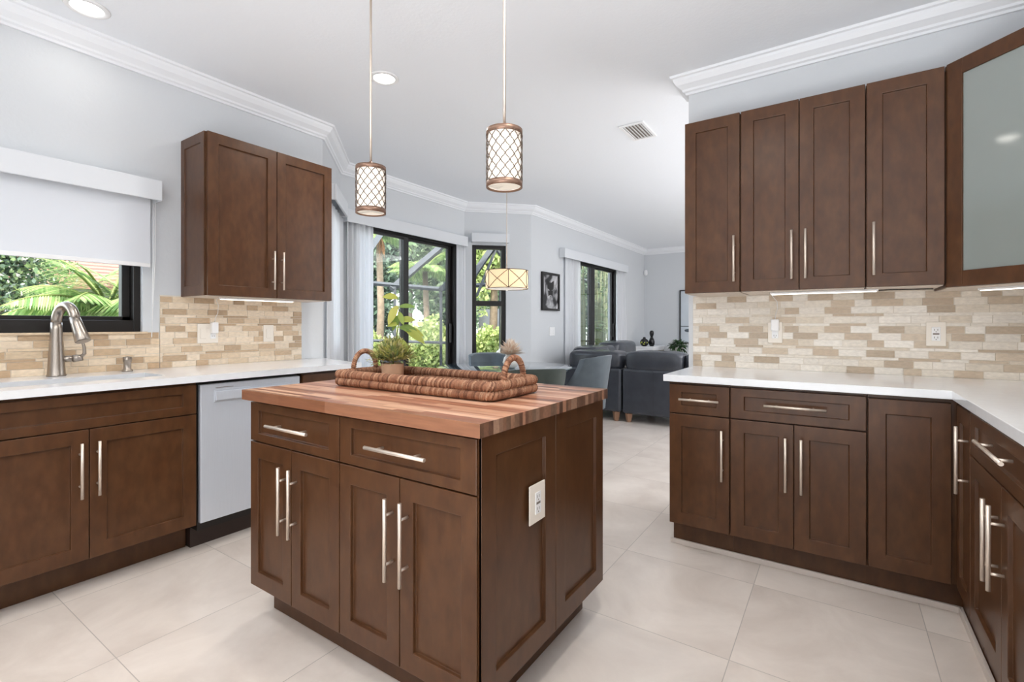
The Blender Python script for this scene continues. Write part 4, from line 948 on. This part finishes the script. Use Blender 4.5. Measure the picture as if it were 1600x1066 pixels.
for i in range(40):
    th = rng.uniform(PI, 2*PI); mb.col = C(*rng.choice(gg)); leaf(mb, Vector((-2.56+.12*math.cos(th), 9.55+.12*math.sin(th), .76-rng.uniform(0, .1))), Vector((math.cos(th), math.sin(th), -.6)), .06, .035, .3, 3)
mb.build('foliage', M['leafcol'], t)
# framed prints
t = thing('framed_print', 'small black-framed black-and-white print on the living room wall', 'picture', (XW, 5.94, 1.38))
def pic(t, F, a0, a1, c0, c1, fw, inner, mat_w=.0):
    mb = MB()
    for b in ((a0, a0+fw, c0, c1), (a1-fw, a1, c0, c1), (a0+fw, a1-fw, c0, c0+fw), (a0+fw, a1-fw, c1-fw, c1)): mb.fbox(F, b[0], b[1], .001, .035, b[2], b[3])
    mb.build('frame', M['black'], t, None, .002)
    mb = MB(); mb.fbox(F, a0+fw, a1-fw, .004, .014, c0+fw, c1-fw); return mb.build('print', inner, t)
p = pic(t, FLW, 5.70, 6.19, 1.372, 1.902, .03, M['art'])
mb = MB()   # mount and dark insect-like silhouette of the print
FP = frame((XW+.0155, 5.945, 1.66), (0, 1, 0), (1, 0, 0)); mb.fbox(FP, -.008, .008, 0, .001, -.10, .12)
for s in (-1, 1):
    mb.add([FP(0, .0006, .10), FP(s*.10, .0006, .14), FP(s*.085, .0006, .02), FP(0, .0006, -.01)], [(0, 1, 2, 3)]); mb.add([FP(0, .0007, .0), FP(s*.07, .0007, -.01), FP(s*.06, .0007, -.09), FP(0, .0007, -.06)], [(0, 1, 2, 3)])
mb.build('print_motif', M['black'], p, 'dark silhouette in the print')
M['pale'] = mat('pale_print', C(206, 214, 222), .4, noise=.06, nscale=3)
t = thing('framed_print', 'tall thin-framed pale print on the far back wall', 'picture', (-2.3, 9.96, .9))
FB = frame((0, 9.969, 0), (1, 0, 0), (0, -1, 0)); p = pic(t, FB, -2.645, -1.75, .80, 1.868, .022, M['pale'])
mb = MB(); mb.fbox(FB, -2.62, -1.775, .0145, .016, 1.135, 1.15); mb.superq((-2.42, 9.969-.016, 1.06), (.13, .002, .035), .8); mb.build('print_motif', M['velvet'], p, 'dark lines in the print')
mb = MB(); mb.superq((XW+.05, 9.90, 2.255), (.035, .035, .055), .6); mb.build('motion_sensor', M['white'], None, 'small white motion sensor high in the far corner', cat='sensor')

# ------------------------------------------------------------------ outdoors
def dirpt(px, t_):
    a = math.radians(YAW); u = (px-800)/F_PX
    return (t_*(-math.sin(a)+u*math.cos(a)), t_*(math.cos(a)+u*math.sin(a)))
mb = MB(); mb.box(-30, -3.55, -8, 5.4, -.2, -.06); mb.box(-30, -3.55, 5.4, 30, -.2, -.06); structure(mb, 'floor_patio', M['concrete'])
GRN = {'light': [(150, 176, 96), (176, 196, 120), (126, 154, 84), (200, 212, 150), (110, 140, 80)], 'mid': [(96, 128, 78), (120, 150, 96), (78, 108, 66), (150, 172, 124), (60, 88, 58)],
       'dark': [(70, 98, 70), (54, 80, 58), (92, 122, 92), (44, 66, 50), (120, 146, 116)], 'yel': [(190, 204, 110), (170, 190, 96), (150, 176, 84), (214, 220, 140)]}
GRN = {k_: [tuple(int(.72*v+.28*(.3*c_[0]+.5*c_[1]+.2*c_[2])) for v in c_) for c_ in L_] for k_, L_ in GRN.items()}  # greens greyed: haze of the screen mesh put into the leaf colours
GRN['kit'] = GRN['mid']+GRN['light']+GRN['dark']+[(206, 214, 204), (226, 214, 206)]  # pale entries paint sunlit specks among the leaves
def leaves(mb, c, rad, n, size, pal, seed, elong=1.8, shell=.45):
    r = np.random.default_rng(seed); d = r.normal(size=(n, 3)); d /= np.linalg.norm(d, axis=1)[:, None]
    k = (shell+(1-shell)*r.random(n))[:, None]; lump = 1+.22*np.sin(d[:, :1]*5+seed)*np.cos(d[:, 1:2]*6+seed*2)
    P = np.array(c)+d*k*lump*np.array(rad)
    a = r.normal(size=(n, 3)); a[:, 2] -= .3; a /= np.linalg.norm(a, axis=1)[:, None]; b = np.cross(a, r.normal(size=(n, 3))); b /= np.linalg.norm(b, axis=1)[:, None]
    s = size*(.6+.8*r.random(n))[:, None]
    q0 = P-a*s*elong*.5; q1 = P+b*s*.5; q2 = P+a*s*elong*.5; q3 = P-b*s*.5
    base = len(mb.v); allv = np.stack([q0, q1, q2, q3], 1).reshape(-1, 3); allv[:, 2] = np.maximum(allv[:, 2], -.05)
    mb.v.extend(map(tuple, allv.tolist())); pc = [C(*x) for x in pal]; ci = r.integers(0, len(pc), n)
    for i in range(n):
        mb.f.append((base+4*i, base+4*i+1, base+4*i+2, base+4*i+3)); mb.c.append(pc[ci[i]]); mb.sm.append(False); mb.mi.append(0)
def tree(name, label, x, y, h, r, pal, n, size, seed, trunk=.09, low=.35, group=None, cat='tree', elong=1.8):
    t = thing(name, label, cat, (x, y, -.06), group)
    mb = MB(); mb.tube([(x, y, -.06), (x+.05, y+.03, h*.4), (x-.04, y, h*.75)], [trunk, trunk*.8, trunk*.35], 8); mb.build('trunk', M['bark'], t)
    mb = MB(); rng = random.Random(seed)
    for k in range(5):
        leaves(mb, (x+rng.uniform(-.45, .45)*r, y+rng.uniform(-.45, .45)*r, h*(low+(1-low)*rng.uniform(.35, .85))), (r*.75, r*.75, h*(1-low)*.42), n//5, size, pal, seed*7+k, elong)
    mb.build('foliage', M['outleaf'], t)
def shrub(label, x, y, h, r, pal, n, size, seed, group=None, cat='shrub'):
    t = thing('garden_shrub', label, cat, (x, y, -.06), group)
    mb = MB()
    for k in range(5): a = k*1.25; mb.tube([(x, y, -.06), (x+.3*r*math.cos(a), y+.3*r*math.sin(a), h*.6)], [.02, .008], 6)
    mb.build('stems', M['bark'], t)
    mb = MB(); leaves(mb, (x, y, h*.52), (r, r, h*.5), n, size, pal, seed, 1.7, .5); mb.build('foliage', M['outleaf'], t)
def palm(label, x, y, h, nf, L, seed, dead=0):
    t = thing('palm_tree', label, 'palm tree', (x, y, -.06)); rng = random.Random(seed)
    mb = MB(); mb.tube([(x, y, -.06), (x+.06, y, h*.5), (x, y, h)], [.09, .07, .06], 10); mb.build('trunk', M['bark'], t)
    for i in range(nf):
        mb = MB(); th = 2*PI*i/nf+rng.uniform(-.2, .2); el = rng.uniform(.1, 1.1); dl = i < dead
        if dl: el = -.9; th = -.6+.5*i
        P = []; v = Vector((math.cos(th)*math.cos(el), math.sin(th)*math.cos(el), math.sin(el))); p = Vector((x, y, h))
        for k in range(16): P.append(p.copy()); p = p+v*L*(.62 if dl else 1)/16; v = (v+Vector((0, 0, -.085 if not dl else -.12))).normalized()
        mb.col = C(150, 160, 96) if not dl else C(176, 132, 92); mb.tube(P, [.018*(1-k/18) for k in range(16)], 5)
        for k in range(2, 16):
            tt = (P[k]-P[k-1]).normalized(); sd2 = tt.cross(Vector((0, 0, 1))); sd2 = sd2.normalized() if sd2.length > .01 else Vector((1, 0, 0))
            ll = .5*L*math.sin(PI*min(1, .15+k/17))*(.17 if dl else .6)
            for s in (-1, 1):
                for f in (0, .33, .66):
                    mb.col = C(*rng.choice([(120, 150, 84), (98, 130, 72), (150, 176, 110), (176, 190, 130)])) if not dl else C(*rng.choice([(186, 140, 100), (160, 116, 80), (206, 166, 124)]))
                    b = P[k-1].lerp(P[k], f); leaf(mb, b, sd2*s+tt*.7+Vector((0, 0, -.35)), ll, .02, .25, 3)
        mb.build('frond', M['outleaf'], t, 'dry brown hanging frond' if dl else None)
# kitchen window garden
x, y = dirpt(-10, 4.9); tree('garden_tree', 'broad-leaved tree outside the left half of the kitchen window', x, y, 3.0, .7, GRN['kit'], 30000, .03, 21, .06, .12)
x, y = dirpt(-330, 6.2); tree('garden_tree', 'dark leafy tree at far left outside the kitchen window', x, y, 3.2, 1.1, GRN['kit'], 16000, .04, 22, .06, .15)
x, y = dirpt(168, 4.6); palm('small palm outside the right half of the kitchen window', x, y, 1.3, 26, .95, 23)
x, y = dirpt(115, 6.6); shrub('light green shrub behind the palm outside the kitchen window', x, y, 1.5, .8, GRN['kit'], 9000, .035, 24)
t = thing('neighbour_house', 'neighbouring house with red tile roof outside the kitchen window', 'house', (-14, 5.6, -.06))
hx, hy = dirpt(175, 12.5)
mb = MB(); mb.box(hx-4, hx-.4, hy-4.0, hy+5, -.06, 2.2); mb.build('house_wall', M['stucco'], t)
mb = MB(); mb.add([(hx+.1, hy-4.4, 2.15), (hx+.1, hy+5.4, 2.15), (hx-2.2, hy+5.4, 3.4), (hx-2.2, hy-4.4, 3.4), (hx+.1, hy-4.4, 2.05), (hx+.1, hy+5.4, 2.05), (hx-2.2, hy+5.4, 3.3), (hx-2.2, hy-4.4, 3.3)], [(0, 1, 2, 3), (7, 6, 5, 4), (0, 4, 5, 1), (1, 5, 6, 2), (2, 6, 7, 3), (3, 7, 4, 0)]); mb.build('roof', M['roof'], t)
gx, gy = dirpt(180, 8.8)
mb = MB(); mb.box(gx-.2, gx, gy-4.5, gy+2.5, -.06, 1.0); mb.build('garden_wall', M['fence'], None, 'low grey garden wall outside the kitchen window', cat='wall')
# greenery beyond the bay
k = 30
for px, tt, h, r, pal, n, sz, lab in ((586, 12.4, 4.6, .78, 'dark', 9000, .12, 'slim dark green tree at left edge outside the dining sliding door'),
                                 (702, 13.8, 4.8, .78, 'mid', 9000, .12, 'slim leafy tree outside the right leaf of dining sliding door'), (768, 10.2, 4.4, .75, 'yel', 9000, .10, 'bright yellow-green tree outside the narrow bay window'),
                                 (640, 19.5, 6.4, 2.3, 'mid', 14000, .2, 'broad tree at the back of the garden behind the dining sliding door'),
                                 (795, 23.5, 6.4, 1.9, 'mid', 12000, .2, 'broad green tree at the very back behind the narrow bay window'),
                                 (895, 15.6, 4.4, .7, 'dark', 7000, .12, 'slim dark tree at left edge outside living room sliding door'), (966, 18.6, 5.2, .9, 'mid', 7000, .14, 'pale green tree far behind the living room sliding door'),
                                 (930, 26, 7.0, 2.2, 'dark', 12000, .24, 'broad dark tree farthest behind living room sliding door')):
    x, y = dirpt(px, tt); tree('garden_tree', lab, x, y, h, r, GRN[pal], int(n*1.8), sz*.68, k, .1, .27 if px == 768 else .03); k += 1
x, y = dirpt(592, 9.7); palm('palm with a dry hanging frond outside the dining sliding door', x, y, 3.0, 13, .95, 61, 2)
x, y = dirpt(664, 11.2); palm('feathery palm outside the right leaf of dining sliding door', x, y, 2.45, 18, 1.0, 62)
for px, tt, h, r, lab in ((672, 8.7, 1.25, .62, 'rounded bright green hedge shrub outside the dining sliding door'), (770, 9.4, 1.12, .46, 'low green shrub outside the narrow bay window'), (572, 8.3, 1.1, .34, 'low dark shrub outside left leaf of the dining sliding door')):
    x, y = dirpt(px, tt); shrub(lab, x, y, h, r, GRN['dark' if px == 578 else ('mid' if px == 768 else 'yel')], 9000, .045, k); k += 1
# tropical stems outside living room slider
for px, tt, lab in ((912, 10.6, 'cluster of tropical canes left of living room door mullion'), (937, 11.6, 'cluster of yellow-green tropical canes right of living room door mullion'), (962, 13.7, 'broad tropical plant near the white garden wall')):
    x, y = dirpt(px, tt); t = thing('tropical_plant', lab, 'plant', (x, y, -.06)); rng = random.Random(k); k += 1
    mb = MB()
    for i in range(7): a = rng.uniform(0, 6.3); rr = rng.uniform(.02, .22); mb.tube([(x+rr*math.cos(a), y+rr*math.sin(a), -.06), (x+1.5*rr*math.cos(a), y+1.5*rr*math.sin(a), 1.4), (x+2*rr*math.cos(a)+rng.uniform(-.1, .1), y+2*rr*math.sin(a), 2.9)], [.035, .03, .02], 7)
    mb.build('canes', M['cane'] if 'cane' in M else M.setdefault('cane', mat('cane_green', C(112, 116, 82), .6, noise=.2, nscale=6)), t)
    mb = MB()
    for i in range(150): a = rng.uniform(0, 6.3); z = rng.uniform(.3, 3.1); mb.col = C(*rng.choice(GRN['mid']+GRN['light'])); leaf(mb, Vector((x+.2*math.cos(a), y+.2*math.sin(a), z)), Vector((math.cos(a), math.sin(a), .5)), rng.uniform(.25, .4), .05, .5, 5)
    mb.build('foliage', M['outleaf'], t)
# screen enclosure: aluminium posts and beams, one framework
t = thing('screen_enclosure', 'grey aluminium pool screen frame outside the bay', 'screen enclosure', (-7, 7, -.06))
def bar(name, p, r_, rr): mb = MB(); mb.tube([p, r_], rr, 4, smooth=False); mb.build(name, M['alum'], t)
def at(px, py, tt): x_, y_ = dirpt(px, tt); return (x_, y_, CAM_H-(py-HOR)/F_PX*tt)
TT = 7.6
bar('post', at(689, 600, TT)[:2]+(-.06,), at(689, 452, TT), .03)
bar('post', at(617, 600, TT)[:2]+(-.06,), at(617, 445, TT), .03); bar('post', at(782, 600, 8.2)[:2]+(-.06,), at(782, 452, 8.2), .03)
bar('rail', at(540, 531, TT), at(705, 536, TT), .022)
bar('beam', at(540, 439, TT), at(689, 452, TT), .035); bar('beam', at(689, 452, TT), at(800, 440, 8.4), .035)
bar('beam', at(612, 452, TT), at(712, 366, 8.6), .06); bar('beam', at(689, 452, TT), at(728, 415, 6.9), .05); bar('beam', at(560, 415, 7.0), at(606, 350, 8.2), .06)
bar('beam', at(740, 430, 7.6), at(780, 372, 8), .06); bar('beam', at(745, 462, 7.5), at(790, 352, 8.2), .03); bar('beam', at(745, 352, 8), at(800, 420, 8), .03)
bar('beam', at(890, 432, 12.5), at(985, 455, 12.5), .035); bar('rail', at(890, 533, 12.5), at(985, 534, 12.5), .03); bar('post', at(957, 600, 12.5)[:2]+(-.06,), at(957, 440, 12.5), .03)
# fence and wall beyond
x0, y0 = dirpt(748, 14.2); x1, y1 = dirpt(830, 12.5); mb = MB(); mb.prism([(x0, y0), (x1, y1), (x1-.06, y1+.08), (x0-.06, y0+.08)], -.06, 1.62); mb.build('garden_fence', M['fence'], None, 'grey board fence outside the narrow bay window', cat='fence')
x0, y0 = dirpt(925, 15.5); x1, y1 = dirpt(1010, 15.5); mb = MB(); mb.prism([(x0, y0), (x1, y1), (x1-.06, y1+.15), (x0-.06, y0+.15)], -.06, 1.2); mb.build('garden_wall', M['stucco'], None, 'white garden wall outside the living room sliding door', cat='wall')
# patio chairs
def patio_chair(label, px, tt, rot, m):
    x, y = dirpt(px, tt); t = thing('patio_chair', label, 'chair', (x, y, -.06)); ca, sa = math.cos(rot), math.sin(rot); G = lambda u, v, z: (x+v*ca-u*sa, y+v*sa+u*ca, z)
    mb = MB(); n = 16; vs = []
    for j in range(9):
        z = .35+.55*j/8
        for i in range(n+1):
            a = PI*(.15+.7*i/n); f = 1-.35*(j/8)**3*abs(math.cos(a)); zz = z-.25*(j/8)*abs(math.cos(a))**2
            vs.append(G(.32*math.cos(a)*f, -.3*math.sin(a)-.06*j/8, zz))
    mb.add(vs, [(j*(n+1)+i, j*(n+1)+i+1, (j+1)*(n+1)+i+1, (j+1)*(n+1)+i) for j in range(8) for i in range(n)], True); o = mb.build('back', m, t); s = o.modifiers.new('t', 'SOLIDIFY'); s.thickness = .04
    mb = MB(); mb.superq((0, 0, 0), (.3, .28, .07), .4, 24, 10); mb.v = [G(p[0], p[1], p[2]+.36) for p in mb.v]; mb.build('seat', M['vase'], t)
    for su, sv in ((-1, 1), (1, 1), (-1, -1), (1, -1)): mb = MB(); mb.tube([G(su*.22, sv*.2, .32), G(su*.24, sv*.22, -.06)], .015, 8); mb.build('leg', M['alum'], t)
patio_chair('round-backed grey wicker patio chair outside the dining sliding door', 687, 6.6, math.radians(200), M['wicker'])
patio_chair('white patio chair outside the lower pane of the narrow bay window', 764, 7.2, math.radians(250), M['vase'])
